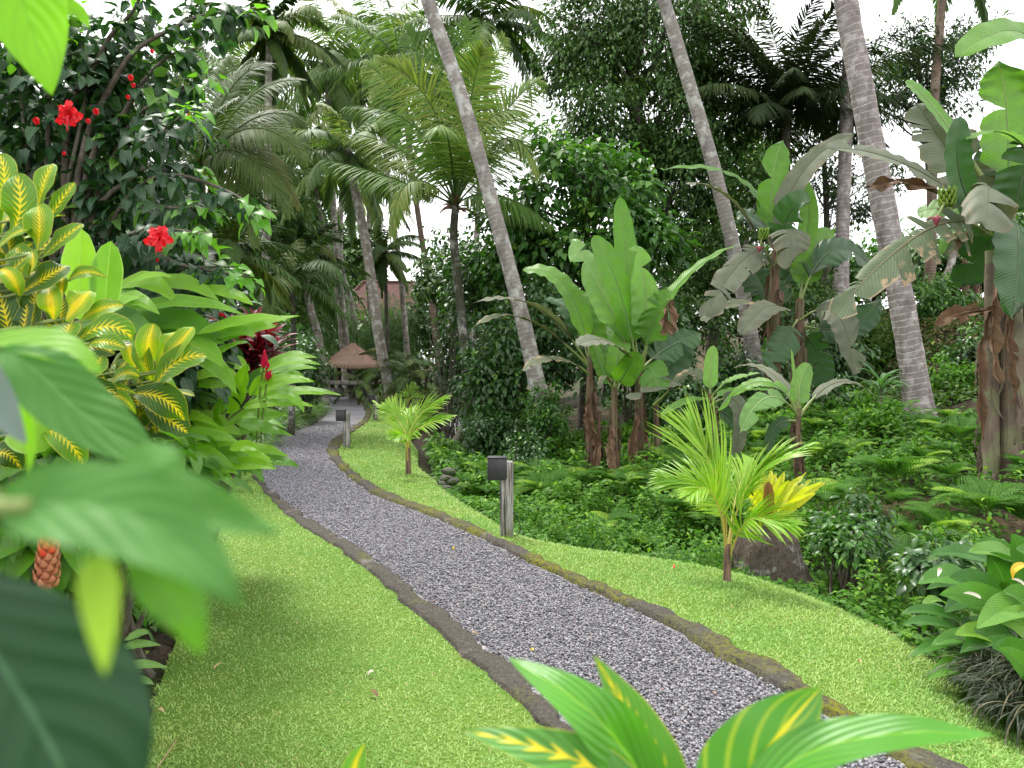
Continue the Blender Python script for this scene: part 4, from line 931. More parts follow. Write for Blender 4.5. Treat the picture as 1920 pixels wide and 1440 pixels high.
banana('young banana plant left of the rolled-leaf one, single upright green leaf', 12,
       [(1338, 830, 1330, 738, .05)],
       [((1332, 745), (1332, 690), (1338, 648), 30, (.1, -1, .1), 'banana_pale', 0), ((1330, 750), (1290, 750, -.3), (1240, 778, -.5), 24, UP, 'banana', 0), ((1332, 750), (1365, 715, -.2), (1425, 700, -.4), 30, UP, 'banana_pale', 1), ((1334, 760), (1375, 790, .2), (1400, 830, .3), 30, (0, -1, .4), 'banana_dark', 0),
        ((1334, 755), (1380, 730, .3), (1460, 735, .6), 30, UP, 'banana', 1), ((1332, 760), (1385, 760, -.3), (1375, 870, -.4), 32, (0, -1, .3), 'banana_grey', 0)])
# small far bananas on the terrace behind the big stem
for lab, px, y in (('small distant banana plant on the grassy terrace, dry brown stem', 1810, 22), ('small distant banana plant on the terrace beside the dry-stemmed one', 1832, 22.6)):
    banana(lab, y, [(px, 565, px - 2, 470, .1)], [((px, 480), (px + a, 440), (px + 2 * a, 460 + abs(a)), 24, UP, mm, 2) for a, mm in ((-26, 'banana'), (22, 'banana_tan'), (-10, 'banana_dead'), (12, 'banana'), (-18, 'banana_tan'))], group='small bananas on the terrace')
# ------------------------------------------------------------------ broadleaf trees, shrubs, bamboo
def crown(mb, blobs, n_sub, per, size, spread, tm=KITE, wr=.5, droop=.35, rbias=0., keep=None):
    """leaves in sub clumps inside ellipsoids (centre, radii)"""
    vol = np.array([b[1][0] * b[1][1] * b[1][2] for b in blobs]) ** .75; vol /= vol.sum()
    subs = []
    for (c, rad), v in zip(blobs, vol):
        k = max(3, int(n_sub * v)); d = rdir(k) * (R.random(k) ** .42)[:, None]
        s_ = c + d * np.asarray(rad); subs.append(np.hstack([s_, nrm(d * A3(1, 1, 1.3))]))
    subs = np.vstack(subs); n = len(subs) * per
    ix = np.repeat(np.arange(len(subs)), per)
    off = rdir(n) * (R.random(n) ** .6)[:, None] * spread * R.uniform(.5, 1.4, len(subs))[ix][:, None]
    pos = subs[ix, :3] + off
    out = nrm(off + .3 * spread * subs[ix, 3:] + 1e-4)
    D = nrm(out * A3(1, 1, .5) + .6 * rdir(n) + A3(0, 0, -droop))
    Nn = A3(0, 0, 1) + .55 * out + .5 * rdir(n)
    s_ = size * R.uniform(.6, 1.25, n)
    tone = R.random(len(subs))[ix]
    r = np.clip(.55 * tone + .45 * R.random(n) + rbias, 0, 1)
    batch(mb, tm, pos, D, Nn, s_, s_ * wr, r)
    return subs
def tree(name, label, cat, base, trunk, r0, blobs, n_sub, per, size, spread, mat, bark='bark', group=None, limbs=6, **kw):
    t = thing(name, label, cat, base, group)
    mb = MB(); P = smooth_line(trunk, 14); tube(mb, P, np.linspace(r0, r0 * .35, 14) * (1 + .5 * np.exp(-np.linspace(0, 9, 14))), 10, wob=.03)
    cm = MB(); subs = crown(cm, blobs, n_sub, per, size, spread, **kw)
    for k in range(limbs * len(blobs)):
        s_ = subs[R.integers(len(subs)), :3]; i = int(np.clip(np.argmin(np.linalg.norm(P - s_, axis=1)) - R.integers(1, 4), 2, 12))
        m_ = (P[i] + s_) / 2 + .12 * np.linalg.norm(s_ - P[i]) * rdir(1)[0]
        tube(mb, bez(P[i], m_, s_, 7), np.linspace(r0 * .3, r0 * .06, 7), 6, cap=False)
    mb.build('trunk', M[bark], t); cm.build('crown', M[mat], t)
    return t
def blob(px, py, y, rx, ry, rz):
    """an ellipsoid at a photo position: radii rx,ry in photo pixels, rz in metres of depth"""
    return (W(px, py, y), A3(rx / F * y, rz, ry / F * y))
tree('tree', 'tall dark broadleaf tree filling the top centre right of the mossy palm', 'tree', to_ground(1210, 24), [to_ground(1210, 24), W(1205, 480, 24), W(1195, 250, 24), W(1180, 60, 24), W(1170, -120, 24)], .32,
     [blob(1110, 60, 24, 110, 120, 2.2), blob(1230, 40, 24, 120, 140, 2.2), blob(1120, 220, 23, 80, 100, 1.8), blob(1250, 220, 24, 100, 120, 2), blob(1060, 120, 25, 50, 60, 1.2), blob(1180, 330, 24, 110, 80, 1.6), blob(1290, 330, 23.5, 80, 90, 1.5)], 520, 62, .2, .75, 'tree_dark', limbs=5, droop=.6, wr=.42)
tree('tree', 'dark broadleaf tree with brown trunk behind the second leaning coconut trunk', 'tree', to_ground(1330, 25), [to_ground(1335, 25), W(1345, 400, 25), W(1330, 200, 25), W(1308, 60, 25), W(1300, -60, 25)], .22,
     [blob(1330, 110, 25, 70, 90, 1.5), blob(1380, 250, 25, 80, 90, 1.5), blob(1400, 380, 24, 90, 90, 1.6), blob(1310, 440, 24, 80, 90, 1.5), blob(1360, -20, 26, 110, 60, 1.5)], 300, 60, .2, .7, 'tree_dark', limbs=5, droop=.5, wr=.42)
tree('tree', 'bushy brighter green tree behind the banana clump, between mossy palm and dark trees', 'tree', to_ground(1090, 18.5), [to_ground(1095, 18.5), W(1100, 600, 18.5), W(1100, 450, 18.5), W(1110, 320, 18.5)], .14,
     [blob(1090, 340, 18.5, 110, 60, 1.3), blob(1035, 280, 19, 36, 50, .6), blob(985, 430, 18.5, 80, 90, 1.1), blob(1190, 440, 18, 70, 90, 1.1), blob(1080, 470, 18, 130, 70, 1.1), blob(1150, 300, 19, 50, 36, .7), blob(1215, 360, 18.6, 40, 36, .6), blob(1240, 470, 18.4, 46, 50, .6), blob(940, 500, 18.6, 60, 50, .8)], 230, 34, .24, .46, 'tree_mid', wr=.58, limbs=5, droop=.5)
# against the sky at the right
tree('tree', 'airy tree against the white sky right of the thick ringed trunk', 'tree', to_ground(1735, 27), [to_ground(1735, 27), W(1745, 400, 27), W(1735, 250, 27), W(1720, 90, 27)], .15,
     [blob(1690, 90, 27, 60, 50, 1.2), blob(1760, 110, 27, 90, 60, 1.4), blob(1690, 180, 27, 70, 45, 1.2), blob(1820, 70, 28, 60, 35, 1), blob(1770, 190, 27, 60, 35, 1), blob(1640, 160, 26, 40, 40, 1)], 190, 46, .2, .55, 'tree_sky', limbs=5, droop=.4, wr=.36)
tree('tree', 'airy tree between the two ringed trunks and the blackish palm', 'tree', to_ground(1540, 27), [to_ground(1545, 27), W(1550, 420, 27), W(1545, 280, 27), W(1555, 190, 27)], .13,
     [blob(1545, 190, 27, 55, 50, 1.1), blob(1500, 260, 27, 60, 50, 1.1), blob(1560, 330, 27, 50, 60, 1), blob(1660, 330, 28, 40, 30, 1), blob(1600, 390, 27, 45, 30, 1)], 130, 46, .2, .5, 'tree_sky', limbs=5, droop=.4, wr=.36)
b = to_ground(1475, 24)
palm('sugar_palm', 'blackish sugar palm with drooping fronds at the top right, against the sky', 'palm tree', np.array([b, W(1474, 450, 24), W(1472, 212, 24)]), .17, .14, M['bark'], M['palm_black'], 44, 4.4, top=W(1472, 215, 24), el0=88, el1=-5, droop=.9, npair=80, ll=.22, lw=.065, grav=.35)
tree('tree', 'low dark tree behind the middle fruiting banana, left of the ringed trunks', 'tree', to_ground(1400, 21), [to_ground(1400, 21), W(1405, 560, 21), W(1400, 450, 21)], .12,
     [blob(1330, 500, 21, 90, 90, 1.3), blob(1420, 350, 21.5, 70, 70, 1.2), blob(1290, 600, 20, 80, 60, 1.2), blob(1420, 560, 21, 90, 80, 1.3), blob(1540, 560, 22, 60, 50, 1)], 240, 40, .17, .45, 'tree_dark', wr=.5)
# undergrowth between the lawn and the trees: shrubs with broad leaves
sh = [('dark shrub on the bank behind the middle fruiting banana', 1560, 640, 19, 70, 70, .9, 90, .15, 'shrub'), ('bushy shrub on the terrace edge right of the thick ringed trunk', 1760, 560, 21, 60, 50, .9, 80, .15, 'tree_mid'), ('dark shrub on the bank between the thick trunk and the big banana', 1830, 660, 17, 60, 50, .8, 80, .13, 'shrub'), ('shrub on the bank left of the thick ringed trunk, above the sword-leafed plant', 1640, 640, 20, 60, 50, .9, 80, .15, 'cover_dark'), ('dark shrub at the right edge behind the big banana stem', 1940, 620, 15, 70, 80, .9, 80, .14, 'shrub'), ('shrub under the middle banana leaves beside its dark stems', 1540, 740, 16, 60, 50, .7, 80, .13, 'shrub'),
      ('vine-draped shrub right of the mossy palm trunk, hung with broad heart leaves', 925, 690, 16.6, 70, 110, .9, 150, .15, 'shrub'), ('broad leaved shrub behind the leaning trunk foot', 1000, 620, 17.2, 80, 110, 1, 150, .16, 'shrub'),
      ('dark shrub left behind the mossy palm, under its crown', 900, 520, 20, 70, 90, 1.1, 130, .18, 'shrub'), ('shrub behind the mossy palm, small dark leaves below the palm crown', 840, 500, 22, 60, 70, 1.2, 110, .17, 'tree_dark'),
      ('low shrub above the stream right of the mossy palm foot', 930, 800, 15.2, 60, 50, .6, 80, .13, 'shrub'), ('leafy vine mound climbing the foot of the leaning coconut trunk', 1030, 765, 14.5, 42, 60, .45, 90, .09, 'tree_mid'),
      ('dark shrub in the shade behind the banana clump', 1180, 640, 16.5, 110, 110, 1, 150, .16, 'shrub'), ('dark shrub between the banana clump and the young banana', 1290, 740, 15.5, 70, 70, .8, 100, .14, 'shrub'),
      ('shrub in deep shade between the two fruiting bananas', 1400, 690, 17.5, 80, 60, .9, 100, .15, 'shrub'), ('pale leafed low shrub by the stream behind the palm leaf litter', 985, 850, 13.2, 50, 34, .5, 60, .1, 'shrub'),
      ('grey green bush on the edge of the slope right of the stump', 1600, 985, 6.6, 62, 62, .35, 70, .075, 'shrub'), ('small bush with pale young leaves right of the nest fern', 1590, 1010, 6.2, 34, 30, .25, 40, .07, 'tree_mid'),
      ('low broad leaved plant behind the peace lilies', 1760, 1050, 5.6, 50, 40, .3, 46, .09, 'shrub'), ('dark shrub at the foot of the pavilion side palms', 870, 650, 23, 60, 80, 1.2, 90, .18, 'shrub'),
      ('low dark hedge plant left of the far path bend', 575, 690, 21, 30, 60, 1, 80, .16, 'shrub'), ('dark shrub right of the ginger leaves at the far path edge', 500, 705, 19.5, 36, 40, .7, 80, .14, 'shrub'),
      ('shrub by the left trunk of the pavilion lawn', 520, 640, 24, 50, 60, 1.2, 90, .18, 'tree_mid'), ('leafy shrub on the bank left of the thick ringed trunk', 1640, 770, 12.5, 45, 36, .4, 50, .09, 'cover'),
      ('leafy shrub on the bank right of the thick ringed trunk', 1800, 700, 15.5, 50, 40, .5, 60, .1, 'cover')]
def shrub(lab, px, py, y, rx, ry, rz, nsub, size, mat, group='undergrowth shrubs'):
    b = to_ground(px, y); c = W(px, py, y); b[2] = min(b[2], c[2] - .1)
    t = thing('shrub', lab, 'shrub', b, group)
    ms, cm = MB(), MB()
    subs = crown(cm, [blob(px, py, y, rx, ry, rz), blob(px - rx * .4, py + ry * .4, y - rz * .3, rx * .7, ry * .6, rz * .7), blob(px + rx * .4, py + ry * .3, y - rz * .2, rx * .7, ry * .7, rz * .7)], nsub, 22, size, size * 1.9, T_OVATE if size > .09 or y < 9 else KITE, .62, .5)
    for k in range(14):
        s_ = subs[R.integers(len(subs)), :3]; tube(ms, bez(b + A3(R.normal(0, .1), R.normal(0, .1), 0), (b + s_) / 2 + .1 * rdir(1)[0], s_, 6), np.linspace(.02, .006, 6), 5, cap=False)
    ms.build('stem', M['twig'], t); cm.build('foliage', M[mat], t)
for a in sh: shrub(*a)
# bamboo screen and far wood
for lab, px, py, y, rx, ry in (('feathery bamboo thicket below the red tiled roof', 735, 610, 42, 60, 70), ('feathery bamboo thicket left behind the thatched pavilion', 605, 600, 40, 60, 80)):
    b = to_ground(px, y); t = thing('bamboo', lab, 'bamboo', b, 'bamboo thickets'); cm, ms = MB(), MB()
    subs = crown(cm, [blob(px, py, y, rx, ry, 1.6), blob(px - rx * .5, py + 30, y, rx * .7, ry * .7, 1.2), blob(px + rx * .5, py + 20, y, rx * .7, ry * .7, 1.2)], 150, 60, .3, .7, T_FINE, .13, .7)
    for k in range(22):
        s_ = subs[R.integers(len(subs)), :3]; tube(ms, bez(b + A3(R.normal(0, 1), 0, 0), (b + s_) / 2, s_, 6), .03, 5, cap=False)
    ms.build('stem', M['petiole'], t); cm.build('foliage', M['bamboo'], t)
wood = [(470, 330, 30, 100, 200, 'tree_dark'), (540, 420, 38, 70, 140, 'tree_mid'), (490, 520, 32, 120, 190, 'tree_dark'), (300, 500, 28, 140, 160, 'tree_dark'), (100, 420, 24, 170, 200, 'tree_dark'), (560, 540, 46, 90, 90, 'tree_dark'), (680, 640, 52, 110, 60, 'tree_mid'), (860, 590, 44, 90, 70, 'tree_dark'), (980, 540, 36, 120, 130, 'tree_dark'),
        (1140, 560, 32, 150, 140, 'tree_dark'), (1290, 520, 33, 120, 170, 'tree_dark'), (1480, 520, 33, 100, 70, 'tree_mid'), (1640, 500, 34, 110, 50, 'tree_mid'), (1790, 480, 32, 120, 60, 'tree_dark'), (1930, 430, 30, 120, 90, 'tree_mid'), (-60, 500, 18, 150, 260, 'tree_dark'), (640, 480, 60, 70, 60, 'tree_dark')]
nm = ['tall behind the arching palm fronds', 'left of the dark far coconut crown', 'behind the ginger leaves', 'behind the large arching palm', 'behind the red hibiscus', 'left of the red tiled roof', 'behind the thatched pavilion', 'right of the reddish palm trunk', 'behind the mossy palm', 'behind the banana clump', 'behind the second leaning trunk',
      'behind the middle fruiting banana', 'under the white sky left of the big banana', 'on the terrace behind the big banana', 'beyond the right edge banana', 'at the far left edge', 'above the far tiled roof end']
for (px, py, y, rx, ry, mt), w_ in zip(wood, nm):
    b = to_ground(px, y)
    tree('tree', 'distant leafy tree ' + w_, 'tree', b, [b, (b + W(px, py, y)) / 2, W(px, py - ry * .3, y)], .2, [blob(px, py, y, rx, ry, 2), blob(px - rx * .5, py + ry * .3, y - 1, rx * .6, ry * .6, 1.5), blob(px + rx * .5, py + ry * .25, y, rx * .6, ry * .6, 1.5)],
         130, 34, .011 * y * .9, .028 * y, mt, group='distant trees', limbs=3)
tree('tree', 'tall dark leafy tree standing behind the red hibiscus at the upper left', 'tree', to_ground(140, 15), [to_ground(140, 15), W(150, 500, 15), W(150, 250, 15), W(140, 60, 15)], .16, [blob(120, 230, 15, 190, 170, 1.2), blob(230, 330, 15, 120, 140, 1), blob(300, 420, 15, 110, 110, 1), blob(20, 350, 15, 150, 200, 1.2), blob(230, 180, 15.5, 100, 90, 1)], 420, 34, .17, .42, 'tree_dark', limbs=3)
# ------------------------------------------------------------------ slope: ground cover, ferns
def scat_slope(n, dmin, dmax, y0, y1, p=1.0):
    y = y0 + (y1 - y0) * R.random(n) ** p; d = R.uniform(dmin, dmax, n)
    return xe(y) + d, y
def cover(n, dmin, dmax, y0, y1, p, size, hmax, mat, label, grow=1.0, wr=.55, tm=KITE, name='ground_cover'):
    x, y = scat_slope(n, dmin, dmax, y0, y1, p); d = x - xe(y); kp = ~((y > 9.6) & (y < 11.2) & (d > .1) & (d < .75)); x, y, d = x[kp], y[kp], d[kp]; n = len(x)
    lump = .55 + .45 * np.clip(vnoise(x, y, 2.6, 3) + .4 * vnoise(x, y, 6.1, 1), -1, 1.4)
    z = h(x, y) + hmax * lump * np.clip(d / .45, .12, 1) * R.random(n) ** .45 + .02
    D = rdir(n) * A3(1, 1, .35) + A3(0, -.15, -.1); Nn = A3(0, -.15, 1) + .45 * rdir(n)
    s_ = size * R.uniform(.6, 1.3, n) * np.maximum(1, y / 8) ** grow
    mb = MB(); batch(mb, tm, np.stack([x, y, z], -1), D, Nn, s_, s_ * wr, np.clip(R.random(n) * .8 + .25 * lump - .1, 0, 1))
    return tag(mb.build(name, mat), label, 'ground cover', kind='stuff')
cover(66000, .0, 3.4, 3.6, 10.5, .9, .058, .6, M['cover'], 'low bright leafy ground cover on the slope just beyond the right lawn')
cover(52000, .4, 8.5, 7, 17, .8, .075, .6, M['cover'], 'darker leafy undergrowth filling the hollow beyond the lawn')
cover(60000, 6, 24, 10, 27, .8, .085, .4, M['cover_dark'], 'leafy creeper carpet on the rising right bank', .7)
cover(16000, 11.5, 15, 12, 26, 1, .1, .35, M['dry_litter'], 'dry brown grass along the edge of the terrace', .4, .1)
# low leaves over the soil of the left bed
n = 26000; y = R.uniform(3.2, 24, n); d = R.uniform(.12, 7, n); x = xb(y) - d
z = h(x, y) + .3 * np.clip(d / .6, .1, 1) * R.random(n) * (.6 + .4 * np.clip(vnoise(x, y, 2.1, 6), -1, 1)) + .01
s_ = .075 * R.uniform(.6, 1.4, n) * np.maximum(1, y / 9); mb = MB()
batch(mb, KITE, np.stack([x, y, z], -1), rdir(n) * A3(1, 1, .35), A3(0, -.15, 1) + .45 * rdir(n), s_, s_ * .55, R.random(n))
tag(mb.build('ground_cover', M['cover_dark']), 'low dark leafy cover over the soil of the left flower bed', 'ground cover', kind='stuff')
# ferns: four plants, copied
def make_fern(nf, L, label):
    t = thing('fern', label, 'fern', (0, 0, 0), 'ferns on the slope'); mb = MB()
    for k in range(nf):
        P = arc(A3(0, 0, 0), k * 2.4 + R.normal(0, .2), R.uniform(.6, 1.25), L * R.uniform(.7, 1.1), R.uniform(1.1, 1.9), 12)
        T = grad(P); up = nrm(np.cross(np.cross(T, A3(0, 0, 1)), T)); S = nrm(np.cross(T, up))
        npr = 24; tt = np.linspace(.14, .99, npr); ip = lambda A: np.stack([np.interp(tt, np.linspace(0, 1, 12), A[:, q]) for q in range(3)], -1)
        C, Tt, Ss, Un = ip(P), ip(T), ip(S), ip(up); ln = .3 * L * np.sin(np.clip((1 - (tt - .14) / .86) * .95 + .05, 0, 1) ** .8 * 1.9) 
        rf = R.random()
        for sd_ in (-1, 1):
            Dp = nrm(Tt * .45 + sd_ * Ss - .18 * A3(0, 0, 1) + .05 * R.standard_normal((npr, 3)))
            for q in range(6):                                     # leaflets of each pinna
                f = (q + .5) / 6
                for s2 in (-1, 1):
                    X = nrm(np.cross(Dp, Un))
                    batch(mb, KITE, C + Dp * (ln * f)[:, None], Dp * .6 + s2 * X, Un + .1 * rdir(npr), ln * .27 * (1.05 - f), ln * .1, np.clip(rf + R.normal(0, .12, npr), 0, 1))
        tube(mb, P, np.linspace(.006, .002, 12), 4, rf, cap=False)
    mb.build('fronds', M['fern'], t)
    return t
FL = 'feathery green fern growing among the undergrowth beyond the right lawn'
protos = [make_fern(n_, l_, FL) for n_, l_ in ((8, .42), (9, .55), (8, .36), (10, .66))]
used = set()
spots = []
for _ in range(4000):
    y = 6.6 + 8.5 * R.random() ** .9; d = R.uniform(1.1, 8.6); x = float(xe(y) + d); px = x / y * F + 960
    if not (850 < px < 1960) or any((x - a) ** 2 + (y - b_) ** 2 < .13 * (1 + y / 14) for a, b_ in spots): continue
    if 1060 < px < 1250 and y > 11.8: continue
    spots.append((x, y))
    if len(spots) >= 90: break
for x, y in [(W(935, 905, 11)[0], 11.0), (W(985, 880, 11.4)[0], 11.4), (W(890, 905, 11.6)[0], 11.6), (W(1180, 870, 10.5)[0], 10.5), (W(1700, 900, 7.5)[0], 7.5), (W(1850, 900, 7.6)[0], 7.6)] + [(W(q, 880, yy)[0], yy) for q, yy in ((880, 12.2), (925, 12.6), (965, 12.2), (1005, 12.4), (1045, 12.1), (905, 11.4), (1080, 11.4), (1020, 10.8), (1130, 11.6), (1250, 11.8), (1280, 11.2))]: spots.append((x, y))
for i, (x, y) in enumerate(spots):
    z = float(h(x, y)) + R.uniform(.22, .44); q = i % 4
    if q not in used:
        used.add(q); protos[q].location = (x, y, z); protos[q].rotation_euler = (0, 0, R.uniform(0, 6.28))
    else: dup(protos[q], (x, y, z), R.uniform(0, 6.28), FL, 'ferns on the slope', R.uniform(.6, 1.1) if i < 96 else R.uniform(.9, 1.25))
# cane-leaved plant on the bank
b = to_ground(1650, 14); t = thing('cane_plant', 'upright plant with long sword leaves on the bank left of the thick ringed trunk', 'plant', W(1650, 770, 14)); mb, ms = MB(), MB()
top = W(1652, 715, 14); tube(ms, smooth_line([W(1650, 790, 14), top], 6), .02, 6)
for k in range(15):
    a = k * 2.4; P = arc(top - A3(0, 0, .02 * k), a, R.uniform(.5, 1.2), R.uniform(.5, .75), R.uniform(.5, 1.5), 9); blade(mb, P, .085, nrm(A3(-math.cos(a) * .6, -math.sin(a) * .6 - .2, .8)), 'lance', 1, .3)
ms.build('stem', M['twig'], t); mb.build('leaves', M['dracaena'], t)
mb = MB(); tube(mb, smooth_line([W(1772, 565, 22), W(1768, 535, 22), W(1782, 500, 22), W(1788, 470, 22)], 10), .1, 8); o = mb.build('tree_stump', M['coco_far'], origin=W(1772, 565, 22)); tag(o, 'thin pale bent bare trunk on the grassy terrace', 'tree')
mb = MB(); blade(mb, smooth_line([W(1752, 772, 13.4), W(1775, 776, 13.3), W(1806, 774, 13.2)], 8), .1, A3(0, -.5, 1), 'lance', 2, .5, .1); o = mb.build('leaf_sheath', M['pale_sheath'], origin=W(1775, 780, 13.3)); tag(o, 'pale fallen leaf sheath lying at the foot of the thick ringed trunk', 'fallen leaf')
# ------------------------------------------------------------------ red hibiscus at the upper left
b = A3(-2.2, 4.1, float(h(-2.2, 4.1)))
hib = thing('hibiscus_bush', 'tall dark leafed hibiscus with red hanging flowers filling the upper left', 'shrub', b)
ms, cm, ym = MB(), MB(), MB()
br = [[(130, 640), (120, 400), (160, 180), (150, 60, .2)], [(100, 640), (60, 380), (40, 180), (30, 40)], [(160, 640), (210, 420), (300, 330, -.2), (430, 360, -.4), (478, 405, -.5)], [(150, 560), (230, 260), (330, 170, -.1), (405, 152, -.2)],
      [(140, 420), (220, 140), (330, 50), (420, 22), (498, 25, -.1)], [(170, 620), (260, 480), (350, 500, -.3), (470, 520, -.5)], [(120, 330), (190, 100), (250, 20), (270, -30)], [(140, 480), (230, 300), (300, 250, -.4), (355, 205, -.5)], [(100, 500), (90, 250), (100, 100), (140, 20)],
      [(150, 560), (200, 480, -.3), (270, 430, -.5), (400, 440, -.7)], [(60, 500), (-20, 300), (-60, 100)], [(160, 500), (250, 330), (320, 310, .2), (385, 320, .3)], [(150, 420), (240, 200), (310, 110), (370, 90)], [(150, 600), (240, 470), (330, 470), (420, 495)], [(160, 640), (250, 540), (350, 505, -.2), (440, 500, -.4)], [(160, 660), (260, 560), (330, 540, -.3), (400, 545, -.4)], [(150, 560), (230, 400), (330, 390, -.3), (400, 390, -.4)]]
yb = 4.1
for q in br:
    P = smooth_line(np.vstack([b[None], PL(q, yb)]), 26); tube(ms, P, np.linspace(.022, .004, 26), 6, cap=False)
    n = 95; t_ = R.uniform(.3, 1, n); C = np.stack([np.interp(t_, np.linspace(0, 1, 26), P[:, k]) for k in range(3)], -1)
    T = grad(P); Tt = np.stack([np.interp(t_, np.linspace(0, 1, 26), T[:, k]) for k in range(3)], -1)
    o = rdir(n); D = nrm(.5 * Tt + .9 * o * A3(1, 1, .7) + A3(0, -.1, -.3)); pet = R.uniform(.02, .09, n)
    L = R.uniform(.06, .12, n)
    tip = t_ > .88; a = ~tip
    batch(cm, T_HEART, (C + D * pet[:, None])[a], D[a] + A3(0, 0, -.4), (A3(0, -.25, 1) + .6 * rdir(n))[a], L[a], L[a] * .72, R.random(a.sum()) * .97)
    batch(ym, T_HEART, (C + D * pet[:, None])[tip], D[tip] + A3(0, 0, -.2), (A3(0, -.25, 1) + .5 * rdir(n))[tip], L[tip] * .85, L[tip] * .6, R.random(tip.sum()))
crown(cm, [blob(110, 190, 4.3, 170, 150, .45), blob(60, 370, 4.4, 120, 100, .4), blob(250, 200, 4.5, 100, 100, .3), blob(260, 400, 4.5, 110, 60, .3), blob(240, 90, 4.4, 100, 60, .3), blob(340, 250, 4.6, 60, 60, .2), blob(-20, 250, 4.4, 120, 240, .4), blob(330, 440, 4.6, 80, 50, .25), blob(390, 60, 4.6, 60, 40, .2)], 165, 16, .095, .17, T_HEART, .72, .7)
ms.build('branches', M['twig'], hib); cm.build('foliage', M['hibiscus'], hib); ym.build('young_leaves', M['hib_young'], hib)
def hib_flower(px, py, y, s, open_=True, face=(-.2, -1, -.25), r0=0):
    c = W(px, py, y); ax = nrm(A3(*face)); u_ = nrm(np.cross(ax, A3(0, 0, 1))); w_ = np.cross(u_, ax)
    mb = MB()
    if open_:
        for k in range(10):
            a = k / 10 * 6.28 + r0 + R.normal(0, .12); o = u_ * math.cos(a) + w_ * math.sin(a); l = s * R.uniform(.8, 1.1) * (1 if k % 2 else .75)
            P = bez(c - ax * .2 * s, c + o * l * .5 + ax * .12 * s, c + o * l - ax * .1 * s * R.uniform(-.6, 1.6), 9); blade(mb, P, .68 * s, ax + .35 * rdir(1)[0], 'paddle', 3, .25, .14, 3.2)
        f = mb.build('flower', M['petal'], hib)
        st = MB(); P = bez(c, c + ax * .35 * s - A3(0, 0, .35 * s), c + ax * .45 * s - A3(0, 0, 1.15 * s), 9); tube(st, P, np.linspace(.07 * s, .03 * s, 9), 6)
        for k in range(22): 
            q = P[R.integers(4, 9)]; tube(st, np.array([q, q + .13 * s * rdir(1)[0]]), .012 * s, 4)
        st.build('stamen', M['petal'], f)
    else:
        for k in range(5):
            a = k / 5 * 6.28; o = u_ * math.cos(a) + w_ * math.sin(a); e_ = c - A3(0, 0, s) ; blade(mb, bez(c, (c + e_) / 2 + o * s * .3, e_, 7), .5 * s, o, 'lance', 2, .3)
        mb.build('bud', M['petal'], hib)
hib_flower(130, 216, 3.3, .06, face=(.15, -.8, -.1)); hib_flower(298, 445, 3.15, .06, face=(0, -1, .12), r0=.3)
for px, py, s in ((180, 203, .032), (245, 140, .03), (250, 155, .024), (285, 92, .022), (240, 178, .022), (355, 212, .026), (68, 220, .035), (250, 470, .02), (120, 284, .02), (295, 484, .02), (165, 222, .025)): hib_flower(px, py, 3.75, s, False)

# ------------------------------------------------------------------ croton bushes
def rosette(mb, c, ax, n, L, wd, spread=(.25, 1.35), prof='lobed', curl=.5, wave=.03, faceup=None):
    ax = nrm(A3(*ax)); u_ = nrm(np.cross(ax, A3(.1, .95, .2))); w_ = np.cross(u_, ax)
    for k in range(n):
        f = (k + .5) / n; a = k * 2.4 + R.normal(0, .25); th = spread[0] + (spread[1] - spread[0]) * f
        o = u_ * math.cos(a) + w_ * math.sin(a); d = ax * math.cos(th) + o * math.sin(th)
        q = c - ax * L * .38 * f; l = L * R.uniform(.75, 1.12) * (.7 + .3 * min(1, 2 * f))
        P = bez(q, q + d * l * .52, q + d * l * .95 + (o * .25 - A3(0, 0, .35)) * l * curl * R.uniform(.3, 1.2), 13)
        blade(mb, P, wd * l / L * R.uniform(.85, 1.15), nrm(ax * math.sin(th) - o * math.cos(th) + .12 * R.standard_normal(3)), prof, 3, .18, wave, 3.2)
def croton(name, label, base, heads, mats, group, wd=.09, prof='lobed'):
    t = thing(name, label, 'croton', base, group); ms = MB(); mbs = {}
    for px, py, y, n, L, ax, mk in heads:
        c = W(px, py, y); m_ = (base + c) / 2 + A3(R.normal(0, .06), R.normal(0, .06), .05)
        tube(ms, bez(base + .05 * rdir(1)[0] * A3(1, 1, 0), m_, c, 9), np.linspace(.016, .007, 9), 6)
        rosette(mbs.setdefault(mk, MB()), c, ax, n, L, wd * L / .22, prof=prof)
    ms.build('stem', M['twig'], t)
    for mk, mb in mbs.items(): mb.build('leaves', M[mk], t)
    return t
def hand_croton(label, base, y, leaves, heads, wd=.09):
    t = croton('croton', label, base, heads, None, 'crotons', wd); ms = MB(); mbs = {}
    for a, m_, e_, wpx, mk, r, dy, pf in leaves:
        P = bez(W(*a, y + dy), W(*m_, y + dy - .03), W(*e_, y + dy), 15); T = grad(P)[7]
        blade(mbs.setdefault(mk, MB()), P, wpx / F * y * 1.12, nrm(A3(R.normal(0, .25), -1, .45 + .3 * R.random())), pf, 4, .2, .035, 2.6, r=r, n=18)
        tube(ms, bez(A3(base[0], y + .05, P[0][2] - .12), (P[0] + A3(base[0], y, P[0][2] - .12)) / 2, P[0], 5), .004, 5)
    ms.build('leaf_stalks', M['petiole'], t)
    for mk, mb in mbs.items(): mb.build('leaves', M[mk], t)
